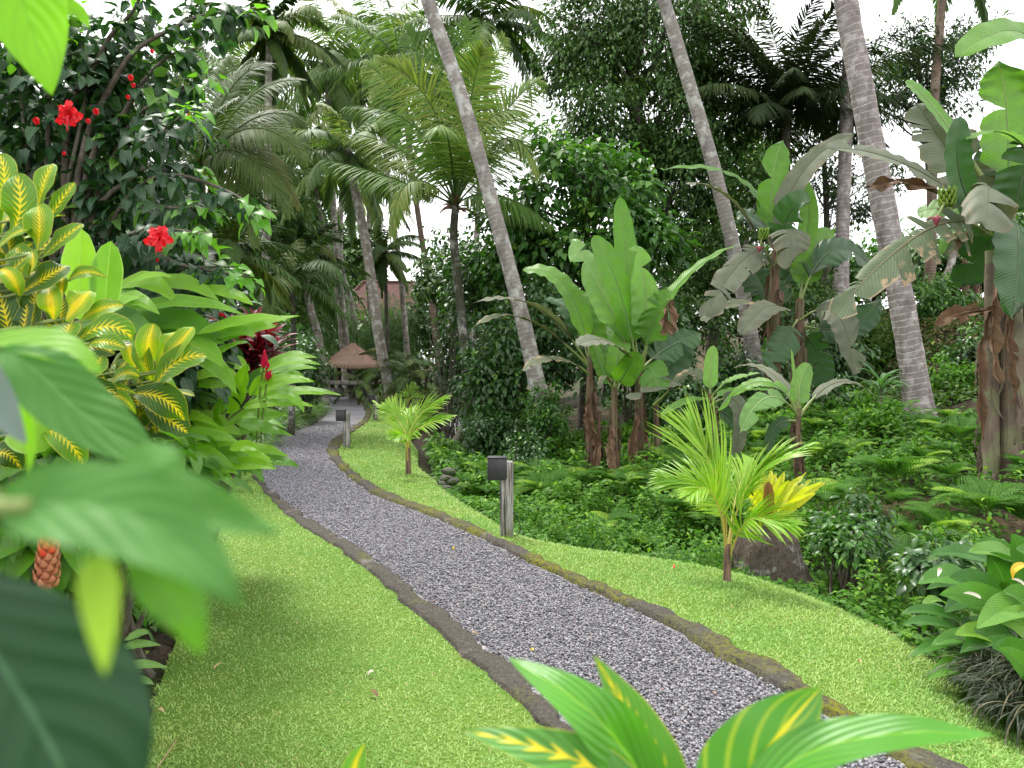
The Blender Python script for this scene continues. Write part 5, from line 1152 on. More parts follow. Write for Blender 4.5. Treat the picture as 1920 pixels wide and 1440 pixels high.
hand_croton('large croton with lime leaves veined in yellow at the left edge, tallest of the crotons', A3(-1.95, 2.4, .06), 2.2,
    [((70, 405), (80, 352), (99, 306), 42, 'croton', .5, 0, 'lobed'), ((22, 440), (38, 385), (30, 325), 58, 'croton', .3, -.02, 'oblong'), ((-15, 410), (8, 345), (-2, 288), 52, 'croton', .45, .03, 'oblong'), ((84, 425), (112, 380), (140, 342), 32, 'croton', .2, .02, 'oblong'), ((70, 475), (74, 425), (72, 384), 50, 'croton', .7, -.06, 'oblong'),
     ((78, 485), (115, 450), (156, 420), 38, 'croton', .3, -.04, 'oblong'), ((-15, 478), (25, 440), (60, 431), 26, 'croton', .55, -.08, 'oblong'), ((40, 550), (90, 518), (125, 498), 52, 'croton_dark', .6, -.04, 'oblong'), ((-20, 545), (30, 500), (60, 470), 50, 'croton', .35, -.02, 'oblong'), ((30, 540), (40, 500), (30, 460), 50, 'croton', .5, .04, 'lobed'),
     ((0, 505), (22, 520), (37, 556), 30, 'croton', .98, -.08, 'oblong'), ((55, 520), (62, 495), (60, 470), 30, 'croton', .97, -.06, 'oblong'), ((128, 526), (162, 510), (203, 522), 26, 'croton', .4, -.02, 'lance'), ((101, 600), (95, 566), (92, 538), 40, 'croton', .99, -.05, 'oblong'), ((118, 560), (116, 535), (119, 515), 22, 'croton', .98, 0, 'oblong'), ((124, 598), (146, 570), (170, 545), 54, 'croton', .98, -.06, 'oblong'),
     ((150, 604), (187, 580), (232, 572), 32, 'croton', .6, -.06, 'oblong'), ((100, 660), (120, 630), (132, 606), 54, 'croton', .3, -.1, 'lobed'), ((145, 640), (200, 612), (250, 636), 48, 'croton', .25, -.1, 'oblong'), ((168, 644), (202, 641), (237, 654), 30, 'croton', .3, -.14, 'oblong'), ((110, 680), (165, 650), (215, 664), 44, 'croton_dark', .5, -.06, 'oblong'),
     ((60, 640), (62, 580), (70, 540), 56, 'croton_dark', .6, 0, 'oblong'), ((20, 650), (10, 590), (-5, 540), 60, 'croton_dark', .4, 0, 'oblong'), ((30, 660), (45, 610), (50, 570), 50, 'croton_dark', .2, -.03, 'oblong'), ((80, 670), (90, 640), (86, 610), 46, 'croton_dark', .5, -.03, 'oblong'), ((75, 660), (90, 640), (84, 620), 24, 'croton', .2, -.12, 'lobed'),
     ((150, 706), (172, 690), (190, 670), 44, 'croton', .2, -.16, 'oblong'), ((20, 800), (50, 812), (96, 835), 62, 'ginger', .5, -.2, 'oblong'), ((80, 806), (124, 825), (156, 872), 42, 'croton', .35, -.2, 'oblong'), ((-20, 860), (10, 850), (40, 880), 40, 'croton_dark', .3, -.2, 'oblong')],
    [(20, 520, 2.35, 14, .22, (.1, -.25, 1), 'croton_dark'), (110, 640, 2.35, 12, .2, (.3, -.45, .9), 'croton_dark'), (95, 720, 2.3, 13, .22, (.2, -.8, .6), 'croton_dark'), (-20, 420, 2.35, 12, .24, (-.2, -.2, 1), 'croton')])
hand_croton('lower croton with dark leaves and yellow midribs, between the tall croton and the ginger', A3(-1.85, 2.95, .06), 2.7,
    [((281, 685), (279, 645), (289, 607), 42, 'croton', .9, 0, 'oblong'), ((296, 695), (319, 650), (327, 622), 48, 'croton', .96, -.04, 'lobed'), ((298, 698), (330, 652), (363, 612), 42, 'croton', .93, -.06, 'oblong'), ((290, 725), (332, 678), (388, 668), 52, 'croton', .4, -.08, 'oblong'), ((285, 715), (268, 670), (262, 640), 34, 'croton', .6, 0, 'oblong'), ((262, 700), (244, 660), (236, 628), 30, 'croton', .95, .02, 'oblong'),
     ((250, 738), (307, 748), (347, 790), 54, 'croton_dark', .6, -.08, 'oblong'), ((182, 744), (225, 744), (256, 778), 22, 'croton', .5, -.14, 'lance'), ((270, 760), (320, 790), (352, 812), 44, 'croton_dark', .3, -.04, 'oblong'), ((255, 800), (262, 770), (250, 740), 60, 'croton_dark', .5, 0, 'oblong'), ((210, 720), (232, 700), (262, 706), 26, 'croton', .3, -.1, 'oblong'), ((180, 735), (215, 728), (256, 738), 22, 'croton', .3, -.1, 'lance')],
    [(285, 720, 2.85, 12, .2, (.2, -.5, 1), 'croton_dark'), (215, 740, 2.75, 13, .22, (0, -.6, .9), 'croton_dark'), (255, 800, 2.75, 12, .22, (.1, -.9, .4), 'croton_dark'), (150, 800, 2.55, 12, .22, (0, -.9, .5), 'croton_dark')])
# ------------------------------------------------------------------ ginger plants with long leaves in two ranks
def cane(ml, mst, P, nleaf, L, wd, face, ang=52, droop=.25, tip=True, start=.2):
    n = len(P); T = grad(P); ts = np.linspace(0, 1, n); fc = nrm(A3(*face))
    tube(mst, P, np.linspace(.013, .005, n), 6)
    for k in range(nleaf):
        t_ = start + (1 - start) * (k + .5) / nleaf + R.normal(0, .01); t_ = min(t_, 1)
        C = A3(*[np.interp(t_, ts, P[:, q]) for q in range(3)]); Tt = nrm(A3(*[np.interp(t_, ts, T[:, q]) for q in range(3)]))
        S = nrm(np.cross(Tt, fc)); sd_ = 1 if k % 2 else -1
        a = math.radians(ang * (1 - .55 * (t_ - start) / (1 - start)) + R.normal(0, 5))
        d = nrm(Tt * math.cos(a) + sd_ * S * math.sin(a) + .12 * fc)
        l = L * R.uniform(.85, 1.1) * (.6 + .4 * math.sin(math.pi * min(1, (t_ - start) / (1 - start) * .8 + .15)))
        Pl = bez(C, C + d * l * .5 + A3(0, 0, .02), C + d * l - A3(0, 0, droop * l * R.uniform(.5, 1.4)), 14)
        blade(ml, Pl, wd * R.uniform(.85, 1.1), nrm(fc + .2 * R.standard_normal(3)), 'lance', 3, .2, .025, 3)
def ginger(label, base, canes, group='ginger plants', mats=('ginger', 'petiole')):
    t = thing('ginger_plant', label, 'ginger plant', base, group)
    ml, ms, dk = MB(), MB(), MB()
    for c in canes:
        P = smooth_line(np.vstack([(base + .08 * rdir(1)[0] * A3(1, 1, 0))[None], PL(c[0], c[1])]), 22)
        cane(dk if len(c) > 6 and c[6] else ml, ms, P, c[2], c[3], c[4], c[5], start=.3)
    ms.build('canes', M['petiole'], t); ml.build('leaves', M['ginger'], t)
    if dk.n: dk.build('shaded_leaves', M['ginger_dark'], t)
    return t
def hand_ginger(label, base, y, stems, leaves, extra=()):
    t = thing('ginger_plant', label, 'ginger plant', base, 'ginger plants'); ms, ml, dk = MB(), MB(), MB()
    for c in stems: tube(ms, smooth_line(np.vstack([(base + .08 * rdir(1)[0] * A3(1, 1, 0))[None], PL(c, y)]), 18), np.linspace(.013, .005, 18), 6)
    for lf in leaves:
        a, m_, e_, w_ = lf[:4]; d_ = len(lf) > 4 and lf[4]; dy = R.normal(0, .12); P = bez(W(*a, y + dy), W(*m_, y + dy - .05), W(*e_, y + dy - .1), 17)
        d_ = d_ and R.random() < .45
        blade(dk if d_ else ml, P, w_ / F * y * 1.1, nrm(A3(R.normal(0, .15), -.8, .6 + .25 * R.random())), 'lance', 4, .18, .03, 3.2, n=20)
        if R.random() < .75:                                       # a second leaf of the same rank just behind
            o = A3(R.normal(-.06, .07), R.uniform(.08, .25), R.normal(-.02, .06)); q = P + o; q[:, 2] -= np.linspace(0, 1, 17) ** 2 * R.normal(.02, .05)
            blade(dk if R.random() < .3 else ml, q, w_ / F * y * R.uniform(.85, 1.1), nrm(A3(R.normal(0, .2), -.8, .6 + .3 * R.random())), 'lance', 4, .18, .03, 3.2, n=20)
    for c in extra: cane(dk, ms, smooth_line(np.vstack([base[None], PL(c[0], c[1])]), 22), c[2], c[3], c[4], c[5], start=.35)
    ms.build('canes', M['petiole'], t); ml.build('leaves', M['ginger'], t)
    if dk.n: dk.build('shaded_leaves', M['ginger_dark'], t)
hand_ginger('ginger plant behind the crotons, longest leaves reaching right below the lower red hibiscus flower', A3(-2.1, 3.9, .06), 3.6,
    [[(170, 720), (210, 620), (280, 560)], [(200, 740), (260, 650), (340, 620)], [(180, 720), (200, 620), (225, 580)], [(230, 740), (300, 680), (390, 640)]],
    [((222, 542), (278, 528), (337, 574), 38), ((262, 540), (340, 530), (412, 566), 36), ((370, 540), (431, 550), (475, 573), 26), ((222, 592), (337, 566), (458, 590), 34), ((245, 530), (285, 516), (324, 520), 16), ((142, 594), (195, 574), (270, 556), 40), ((240, 612), (337, 602), (422, 646), 54, True),
     ((370, 626), (450, 602), (529, 593), 28), ((385, 640), (468, 618), (519, 612), 30), ((395, 636), (442, 620), (478, 632), 32, True), ((385, 676), (416, 655), (443, 646), 18), ((250, 640), (300, 620), (360, 650), 44, True), ((330, 640), (380, 650), (420, 690), 40, True), ((200, 600), (240, 600), (300, 640), 44, True), ((215, 570), (250, 560), (300, 590), 34, True)])
hand_ginger('ginger plant nearest the gravel path, bright green leaves fanned out above the far bend', A3(-2.6, 5.0, .06), 4.7,
    [[(400, 880), (413, 805), (465, 757), (520, 700)], [(390, 860), (405, 790), (431, 765)], [(380, 850), (400, 760), (440, 700)], [(390, 850), (370, 780), (350, 720)]],
    [((497, 692), (544, 666), (572, 667), 18), ((500, 696), (544, 678), (602, 684), 19), ((497, 704), (544, 689), (596, 692), 20), ((467, 742), (506, 708), (561, 702), 29), ((478, 742), (532, 715), (591, 716), 25), ((466, 756), (525, 734), (606, 740), 25), ((455, 764), (517, 753), (589, 762), 27), ((422, 798), (469, 775), (542, 781), 31), ((430, 775), (450, 724), (466, 682), 44),
     ((463, 686), (412, 671), (358, 692), 28), ((444, 703), (394, 699), (347, 722), 25), ((448, 708), (394, 714), (324, 726), 23), ((428, 738), (390, 720), (336, 734), 22), ((426, 757), (375, 745), (324, 760), 22, True), ((405, 745), (406, 780), (402, 806), 28, True), ((350, 742), (318, 724), (285, 744), 26), ((430, 800), (380, 780), (322, 786), 26, True), ((425, 770), (370, 765), (318, 778), 22), ((415, 800), (410, 770), (425, 740), 30, True),
     ((485, 750), (540, 740), (570, 775), 22, True), ((440, 790), (490, 800), (530, 812), 24, True)])
hand_ginger('ginger plant low beside the lawn, broad leaves drooping right over the kerb', A3(-2.5, 4.4, .06), 4.3,
    [[(310, 950), (320, 880), (360, 830)], [(320, 950), (350, 900), (410, 860)], [(300, 950), (290, 870), (280, 820)], [(330, 960), (350, 930), (390, 900)]],
    [((260, 822), (285, 786), (302, 806), 44), ((266, 826), (356, 798), (440, 824), 38), ((298, 836), (375, 816), (452, 831), 30), ((303, 842), (375, 846), (447, 882), 30), ((368, 858), (412, 831), (448, 840), 24), ((400, 862), (450, 850), (509, 860), 29), ((418, 877), (469, 869), (520, 880), 27), ((325, 895), (394, 876), (447, 890), 27), ((330, 904), (394, 891), (445, 906), 25),
     ((352, 906), (375, 918), (399, 934), 25, True), ((430, 842), (462, 836), (484, 846), 22), ((320, 920), (345, 930), (372, 950), 26, True), ((300, 870), (350, 870), (410, 905), 32, True), ((290, 850), (340, 850), (400, 876), 34, True), ((300, 900), (345, 900), (398, 925), 28, True), ((420, 850), (455, 862), (492, 890), 24, True), ((310, 812), (350, 780), (410, 800), 30, True), ((250, 850), (290, 840), (330, 870), 40, True), ((240, 880), (290, 880), (330, 910), 40, True)],
    [([(300, 930), (330, 860, .4), (380, 830, .5)], 4.6, 10, .42, .1, (0, -.6, .8))])
# the upright broad blades between croton and hibiscus
t = thing('broad_leaf_plant', 'pair of upright rounded bright green leaves above the croton', 'plant', A3(-1.75, 3.0, .06)); mb, ms = MB(), MB()
for P, w_ in ((PL([(150, 600), (150, 510), (152, 428)], 2.9), .13), (PL([(195, 600), (200, 530), (208, 452)], 2.9), .125), (PL([(130, 600), (170, 540), (190, 492)], 3), .1)):
    P = smooth_line(P, 14); blade(mb, P, w_, A3(.1, -1, .15), 'oblong', 3, .15, .02, 3); tube(ms, smooth_line(np.vstack([A3(-1.75, 3, .06)[None], P[:1]]), 5), .008, 5)
ms.build('leaf_stalks', M['petiole'], t); mb.build('leaves', M['ginger'], t)
# red ginger flowers and red leaved cordylines
for lab, px, py in (('upper red ginger flower cone rising from the leaves nearest the path', 496, 678), ('lower red ginger flower cone beside the upper one', 503, 702)):
    c = W(px, py, 4.55); mb = MB()
    for k in range(34):
        f = k / 33; a = k * 2.4; o = A3(math.cos(a), math.sin(a), 0); q = c + A3(0, 0, (f - .5) * .085); l = .035 * (1.15 - f)
        blade(mb, bez(q, q + o * l * .6 + A3(0, 0, .01), q + o * l * .8 + A3(0, 0, .035), 6), .024, nrm(-o + A3(0, 0, .4)), 'ovate', 1, .4)
    o_ = mb.build('flower_cone', M['ginger_flower'], origin=c); tag(o_, lab, 'flower', 'red ginger flowers')
    ms = MB(); tube(ms, bez(c, c + A3(-.06, .08, -.25), c + A3(-.12, .2, -.6), 7), .006, 5); ms.build('stalk', M['petiole'], o_)
for lab, hd, y in (('dark red cordyline rosettes behind the ginger leaves, upper clump', ((380, 618), (425, 600), (345, 612), (455, 606), (400, 640), (310, 605), (475, 600)), 5.5), ('dark red cordyline rosettes behind the red ginger flowers, lower clump', ((455, 652), (488, 640), (435, 668), (470, 662), (508, 628), (420, 645), (455, 630), (480, 650)), 5.2)):
    b = to_ground(360, y); t = thing('cordyline', lab, 'plant', b, 'red cordylines'); mb, ms = MB(), MB()
    for px, py in hd:
        c = W(px, py + 12, y); rosette(mb, c, (R.normal(0, .15), -.3, 1), 26, .23, .05, (.2, 1.5), 'lance', .6, .02); tube(ms, smooth_line([b, (b + c) / 2, c], 6), .014, 6)
    ms.build('stem', M['twig'], t); mb.build('leaves', M['cordyline'], t)
# ------------------------------------------------------------------ border clumps
def tussock(name, label, base, n, L, wd, mat, group, el=(.5, 1.4), droop=1.7, cat='plant', spread=.12):
    t = thing(name, label, cat, base, group); mb = MB()
    for k in range(n):
        a = R.uniform(0, 6.28); q = base + A3(math.cos(a), math.sin(a), 0) * spread * R.random() ** .5
        P = arc(q, a + R.normal(0, .5), R.uniform(*el), L * R.uniform(.6, 1.15), droop * R.uniform(.6, 1.3), 8); T = grad(P)
        blade(mb, P, wd, nrm(np.cross(np.cross(T, A3(0, 0, 1)), T)), 'strap', 1, .3)
    mb.build('leaves', M[mat], t); return t
bl = 'arching green and cream border clump along the left edge of the far path'
p0 = None
for k, yv in enumerate(np.concatenate([np.arange(11.6, 25, .4), np.arange(11.9, 25, .55)])):
    x = float(xl_out(yv)) - (.24 if k < 34 else .7) + R.normal(0, .05); z = float(h(x, yv))
    if p0 is None: p0 = tussock('border_clump', bl, A3(x, yv, z), 80, .62, .026, 'liriope', 'border clumps', spread=.14)
    else: dup(p0, (x, yv, z), R.uniform(0, 6.28), bl, 'border clumps', R.uniform(.8, 1.2))
fl = 'low dark green leafed clump at the edge of the left flower bed'
p0 = None
for k, (px, py) in enumerate(((430, 925), (415, 945), (405, 965), (380, 985), (355, 1020), (300, 1090), (265, 1120), (240, 1160), (270, 1190), (455, 905))):
    g = G(px, py); x = min(g[0], float(xb(g[1])) - .1)
    if p0 is None: p0 = tussock('bed_clump', fl, A3(x, g[1], .05), 46, .3, .026, 'spath', 'clumps along the left bed', (.4, 1.3), 1.4)
    else: dup(p0, (x, g[1], .05), R.uniform(0, 6.28), fl, 'clumps along the left bed', R.uniform(.7, 1.1))
# small plants with pale leaves at the corner of the bed, spiral ginger cone
t = thing('small_ginger', 'small low plant with pale green leaves over bare soil at the bed corner', 'plant', G(262, 1215)); mb, ms = MB(), MB(); b = G(255, 1210)
for pts in ([(235, 1200), (262, 1188), (278, 1188)], [(230, 1215), (262, 1208), (302, 1210)], [(230, 1250), (272, 1246), (314, 1252)], [(230, 1280), (262, 1275), (290, 1284)], [(180, 1110), (200, 1100), (170, 1085)], [(110, 1105), (140, 1095), (175, 1088)], [(130, 1125), (155, 1120), (190, 1122)], [(60, 1035), (90, 1010), (75, 1000)], [(110, 1055), (135, 1070), (138, 1090)], [(30, 1060), (60, 1030), (75, 1058)]):
    P = bez(*PL(pts, b[1] - .5), 10); blade(mb, P, .055, A3(.1, -.6, .9), 'lance', 2, .2, .03); tube(ms, bez(b, (b + P[0]) / 2 + A3(0, 0, .05), P[0], 6), .005, 5)
ms.build('stem', M['petiole'], t); mb.build('leaves', M['banana_pale'], t)
c = W(86, 1052, 2.1); t = thing('spiral_ginger', 'tan scaly flower cone with red tip under the blurred leaves at the left', 'flower', A3(c[0], c[1], .05)); mb, m2, ms = MB(), MB(), MB()
for k in range(60):
    f = k / 59; a = k * 2.4; o = A3(math.cos(a), math.sin(a), 0); q = c + A3(.012 * f, 0, (f - .5) * .14) + o * .012; l = .03 * (1.1 - .5 * f)
    blade(mb if f < .58 else m2, bez(q, q + o * l * .6 + A3(0, 0, .004), q + o * l * .7 + A3(0, 0, .026), 5), .034, nrm(-o + A3(0, 0, .5)), 'ovate', 1, .4)
tube(ms, bez(c - A3(0, 0, .06), c * A3(1, 1, .5), A3(c[0], c[1], .05), 6), .01, 6); tube(mb, np.array([c - A3(0, 0, .07), c + A3(.01, 0, .06)]), A3(.02, .014), 8)
ms.build('stalk', M['petiole'], t); mb.build('bracts', M['costus_bract'], t); m2.build('tip', M['costus_tip'], t)
# filler foliage deep in the left bed
for a in (('dark low foliage under the crotons at the left edge', 60, 900, 2.6, 130, 130, .35, 60, .13, 'ginger_dark'), ('dark low foliage under the ginger leaves', 215, 880, 4.0, 110, 80, .4, 60, .14, 'ginger_dark'), ('dark foliage under the hibiscus behind the crotons', 200, 620, 4.6, 220, 130, .4, 110, .13, 'hibiscus'), ('dark low foliage beneath the red cordylines', 350, 770, 5.8, 80, 70, .4, 50, .16, 'ginger_dark')):
    shrub(*a, group='foliage in the left bed')

# ------------------------------------------------------------------ right edge: peace lilies on a tussock
b = A3(2.62, 4.15, float(h(2.62, 4.15)))
t = thing('peace_lily', 'large dark green clump of broad ribbed leaves with spent white flowers at the right edge', 'plant', b); mb, ms = MB(), MB()
def lily_leaf(px, py, qx, qy, y0, y1, wpx, face):
    P = bez(W(px, py, y0), W((px + qx) / 2, (py + qy) / 2 - 12, (y0 + y1) / 2), W(qx, qy, y1), 14)
    blade(mb, P, wpx / F * (y0 + y1) / 2, A3(*face), 'lance', 3, .28, .03, 2.5); tube(ms, bez(b + .1 * rdir(1)[0] * A3(1, 1, 0), (b + P[0]) / 2 + A3(0, 0, .06), P[0], 7), .006, 5)
for a in ((1800, 1165, 1688, 1150, 4.3, 4.2, 34, (0, -.5, 1)), (1800, 1185, 1690, 1172, 4.2, 4.0, 36, (0, -.4, 1)), (1830, 1090, 1720, 1095, 4.5, 4.4, 52, (0, -.6, .9)), (1880, 1130, 1780, 1082, 4.3, 4.2, 58, (-.2, -.8, .6)), (1900, 1150, 1760, 1115, 4.2, 4.0, 62, (-.1, -.9, .5)), (1890, 1110, 1850, 1040, 4.5, 4.4, 70, (-.3, -1, .2)), (1905, 1080, 1830, 1015, 4.6, 4.6, 58, (-.3, -.8, .6)),
          (1920, 1060, 1815, 1035, 4.5, 4.4, 52, (0, -.6, .9)), (1900, 1190, 1800, 1225, 4.0, 3.8, 52, (0, -.6, .9)), (1860, 1205, 1745, 1210, 4.1, 3.9, 44, (0, -.5, .9)), (1830, 1200, 1700, 1235, 4.1, 3.9, 34, (.1, -.4, 1)), (1950, 1120, 1895, 1000, 4.3, 4.3, 66, (-.2, -1, .2)), (1960, 1160, 1880, 1110, 4.1, 4.0, 60, (0, -.8, .7)), (1930, 1250, 1860, 1215, 3.8, 3.6, 60, (-.2, -.9, .4)), (1960, 1200, 1860, 1160, 4.0, 3.9, 70, (0, -.9, .6)),
          (1850, 1240, 1735, 1275, 4.0, 3.8, 44, (.1, -.6, .8)), (1960, 1300, 1870, 1215, 3.6, 3.5, 50, (-.3, -.8, .5)), (1930, 1130, 1830, 1180, 4.1, 3.8, 60, (0, -.7, .8)), (1840, 1150, 1790, 1130, 4.5, 4.5, 40, (0, -.8, .6)), (1870, 1060, 1740, 1040, 4.8, 4.8, 44, (0, -.5, .9)), (1990, 1080, 1905, 1030, 4.2, 4.1, 60, (0, -.8, .6)), (1960, 1010, 1925, 960, 4.5, 4.5, 52, (-.2, -1, .2)), (1910, 1215, 1790, 1190, 4.1, 3.8, 60, (0, -.6, .9)), (1890, 1180, 1840, 1130, 4.2, 4.2, 60, (.1, -.9, .3)), (1850, 1120, 1770, 1150, 4.4, 4.2, 50, (0, -.6, .8))): lily_leaf(*a)
for k in range(80):
    a = R.uniform(0, 6.28); c = b + A3(.4 + R.normal(0, .22), R.normal(.15, .3), R.uniform(.15, .62)); P = arc(c, a, R.uniform(.1, .9), R.uniform(.2, .32), 1.2, 10); T = grad(P); blade(mb, P, R.uniform(.08, .12), nrm(np.cross(np.cross(T, A3(0, 0, 1)), T) + A3(0, -.2, 0)), 'lance', 2, .28, .03)
ms.build('leaf_stalks', M['petiole'], t); mb.build('leaves', M['spath'], t)
mb = MB()
for px, py, qx, qy in ((1840, 1122, 1806, 1112), (1922, 1098, 1896, 1086), (1764, 1064, 1758, 1082)): blade(mb, bez(W(px, py, 4.0), W((px + qx) / 2, (py + qy) / 2 - 3, 4.0), W(qx, qy, 3.95), 9), .03, A3(0, -.7, .7), 'ovate', 2, .4)
mb.build('spent_flower', M['white_petal'], t); mb = MB(); blade(mb, bez(W(1925, 1058, 3.95), W(1902, 1066, 3.9), W(1900, 1088, 3.9), 9), .038, A3(0, -.8, .6), 'lance', 2, .3); mb.build('yellow_leaf', M['yellow_leaf'], t)
for px, py, y, n in ((1880, 1285, 3.72, 260), (1940, 1270, 3.7, 240), (1925, 1335, 3.5, 200), (1850, 1240, 4.0, 160)):
    c = W(px, py, y); tussock('grass_tussock', 'dark tussock of drooping thin blades hanging over the lawn edge below the peace lilies', A3(c[0] + .1, y, c[2] + .02), n * 2, .29, .0075, 'mondo', 'tussocks below the peace lilies', (.0, 1.2), 2.2, 'plant', .2)

# ------------------------------------------------------------------ stump with nest fern
c = G(1440, 1062); c[1] = 6.35; c[0] = gz(1440, 6.35); zt = W(1440, 985, 6.35)[2]; b0 = float(h(c[0], 6.35)) - .1
an = np.linspace(0, 2 * math.pi, 40, endpoint=False); lv = np.linspace(0, 1, 16)
Rr = np.interp(lv, [0, .25, .6, .92, 1, 1], [.52, .36, .27, .22, .17, .17])[:, None] * (1 + .1 * np.sin(3 * an + 1) + .06 * np.sin(7 * an))[None]
Rr = Rr * (1 + .03 * R.standard_normal(Rr.shape)); Rr[-1] *= .05
ex = .55 * np.exp(-lv * 3.2)[:, None] * np.clip(np.cos(an - math.radians(-40)), 0, 1)[None] ** 4
V = np.stack([c[0] + (Rr + ex) * np.cos(an)[None], c[1] + (Rr + ex) * np.sin(an)[None], b0 + (zt - b0) * np.repeat(lv[:, None], 40, 1) + 0 * Rr], -1)
i, j = np.meshgrid(np.arange(15), np.arange(40), indexing='ij'); mb = MB(); mb.add(V.reshape(-1, 3), np.stack([i * 40 + j, i * 40 + (j + 1) % 40, (i + 1) * 40 + (j + 1) % 40, (i + 1) * 40 + j], -1).reshape(-1, 4), A3(0, 0, .5))
o_ = mb.build('stump', M['stump'], origin=A3(c[0], c[1], b0)); tag(o_, 'dark fibrous palm stump flared at its foot on the edge of the right lawn', 'stump')
ct = A3(c[0], c[1], zt); t = thing('nest_fern', 'yellow bird nest fern with one brown leaf growing on top of the stump', 'fern', ct); mb, md = MB(), MB()
for tx, ty, dy, w_ in ((1512, 890, .25, 34), (1445, 885, .3, 30), (1535, 920, .1, 34), (1405, 886, .1, 34), (1428, 882, .15, 36), (1455, 892, .2, 34), (1472, 888, .1, 34), (1500, 900, 0, 40), (1522, 905, .1, 38), (1548, 908, -.05, 36), (1530, 930, -.15, 36), (1395, 930, -.1, 34), (1480, 905, -.2, 34), (1410, 905, -.2, 30), (1500, 945, -.3, 34), (1400, 960, -.3, 30)):
    e_ = W(tx, ty, 6.35 + dy); P = bez(ct + A3(R.normal(0, .04), R.normal(0, .04), -.02), (ct * .45 + e_ * .55) + A3(0, 0, .04), e_ + A3(0, 0, .02), 13); blade(mb, P, w_ / F * 6.35 * .62, nrm(A3((1440 - tx) / 130 + R.normal(0, .7), -1, .4)), 'lance', 2, .45, .07, 4, tears=1, gap=.1)
P = bez(ct + A3(0, -.05, 0), W(1440, 940, 6.2), W(1440, 902, 6.2), 12); blade(md, P, .1, A3(.1, -1, .1), 'oblong', 2, .3, .06, 8)
mb.build('fronds', M['birdnest'], t); md.build('dead_frond', M['birdnest_dead'], t)

# ------------------------------------------------------------------ path lamps
def lamp(label, g, rz, hgt, detail=True):
    t = thing('lamp_post', label, 'lamp post', g, 'path lamps'); p = MB(); box(p, g + A3(0, 0, hgt / 2 - .03), (.12, .1, hgt + .06), rz, bev=.008)
    p.build('post', M['timber'], t)
    u_ = A3(math.cos(rz), math.sin(rz), 0); v_ = A3(-math.sin(rz), math.cos(rz), 0); c = g - u_ * .075 - v_ * .0 + A3(0, 0, hgt - .055)
    m = MB(); box(m, c - v_ * .11, (.17, .115, .2), rz, bev=.006); o = m.build('lamp_housing', M['black'], t)
    m = MB(); box(m, c - v_ * .11 + A3(0, 0, .104), (.182, .127, .012), rz, bev=.003); m.build('lid', M['black'], o)
    m = MB(); box(m, c - v_ * .11 - A3(0, 0, .102), (.13, .08, .006), rz); m.build('diffuser', M['lens'], o)
    if detail:
        w = MB(); q = g + u_ * .062 - v_ * .02; tube(w, smooth_line([q + A3(0, 0, .2), q + A3(.03, 0, .16), q + u_ * .07 + A3(0, 0, .07), q + u_ * .05 + A3(0, 0, .0), q + A3(0, 0, -.02)], 16), .005, 6); w.build('cable', M['cable'], t)
    return t
lamp('nearest path lamp, black box on a weathered grey wooden post on the right lawn', G(950, 1000), math.radians(-6), .68)
lamp('second path lamp, black box on a wooden post standing inside the bend of the path', G(650, 838), math.radians(-4), .66, False)
lamp('third path lamp, wooden post on the lawn between the second lamp and the pavilion', G(704, 788), math.radians(-3), .66, False)
lamp('fourth path lamp, wooden post with black box right in front of the pavilion', G(687, 757), 0, .66, False)
lamp('farthest path lamp, thin post left of the pavilion platform', G(631, 741), 0, .72, False)

# ------------------------------------------------------------------ pavilion, slab, house
yg = 32.5; gx = gz(662, yg); z0 = float(h(gx, yg)) + .0
z0 = W(660, 741, yg)[2]
t = thing('pavilion', 'small open pavilion with a thatched pyramid roof at the far end of the path', 'pavilion', A3(gx, yg, z0))
mb = MB(); ez = W(660, 684, yg)[2]; az_ = W(660, 644, yg)[2]; hw = 1.26; n = 24
rows = []
for lv_ in np.linspace(0, 1, 9):
    q = []; hwv = hw * (1 - lv_) + .07 * lv_; zz = ez + (az_ - ez) * (lv_ ** 1.12)
    for s_ in range(4):
        for k in range(6):
            f = -1 + 2 * k / 6; pnt = [(f, -1), (1, f), (-f, 1), (-1, -f)][s_]; q.append((gx + pnt[0] * hwv * (1 + .012 * R.standard_normal()), yg + pnt[1] * hwv * (1 + .012 * R.standard_normal()), zz + .02 * R.standard_normal()))
    rows.append(q)
rows = np.array(rows); under = rows[0].copy(); under[:, 2] -= .12; under[:, :2] = A3(gx, yg) + (under[:, :2] - A3(gx, yg)) * .97
rows = np.vstack([under[None], rows]); i, j = np.meshgrid(np.arange(9), np.arange(n), indexing='ij')
mb.add(rows.reshape(-1, 3), np.stack([i * n + j, i * n + (j + 1) % n, (i + 1) * n + (j + 1) % n, (i + 1) * n + j], -1).reshape(-1, 4), A3(0, 0, 1))
for s_ in range(900):                                               # loose straw along the eaves and slopes
    a = R.random(); k = R.integers(4); f = R.uniform(-1, 1); lv_ = R.random() ** 2; hwv = hw * (1 - lv_) + .07 * lv_; pnt = [(f, -1), (1, f), (-f, 1), (-1, -f)][k]; o = A3(*[(0, -1, 0), (1, 0, 0), (0, 1, 0), (-1, 0, 0)][k])
    q = A3(gx + pnt[0] * hwv, yg + pnt[1] * hwv, ez + (az_ - ez) * lv_ ** 1.12 + .02); d = o * .8 * hw / 1.3 + A3(0, 0, -.6) + .1 * rdir(1)[0]; batch(mb, KITE, q, d, o * .6 + A3(0, 0, .8), R.uniform(.15, .35), .025, 1)
mb.build('roof', M['thatch'], t)
mb = MB(); box(mb, (gx, yg, ez - .1), (2.3, 2.3, .06)); mb.build('roof_frame', M['dark_timber'], t)
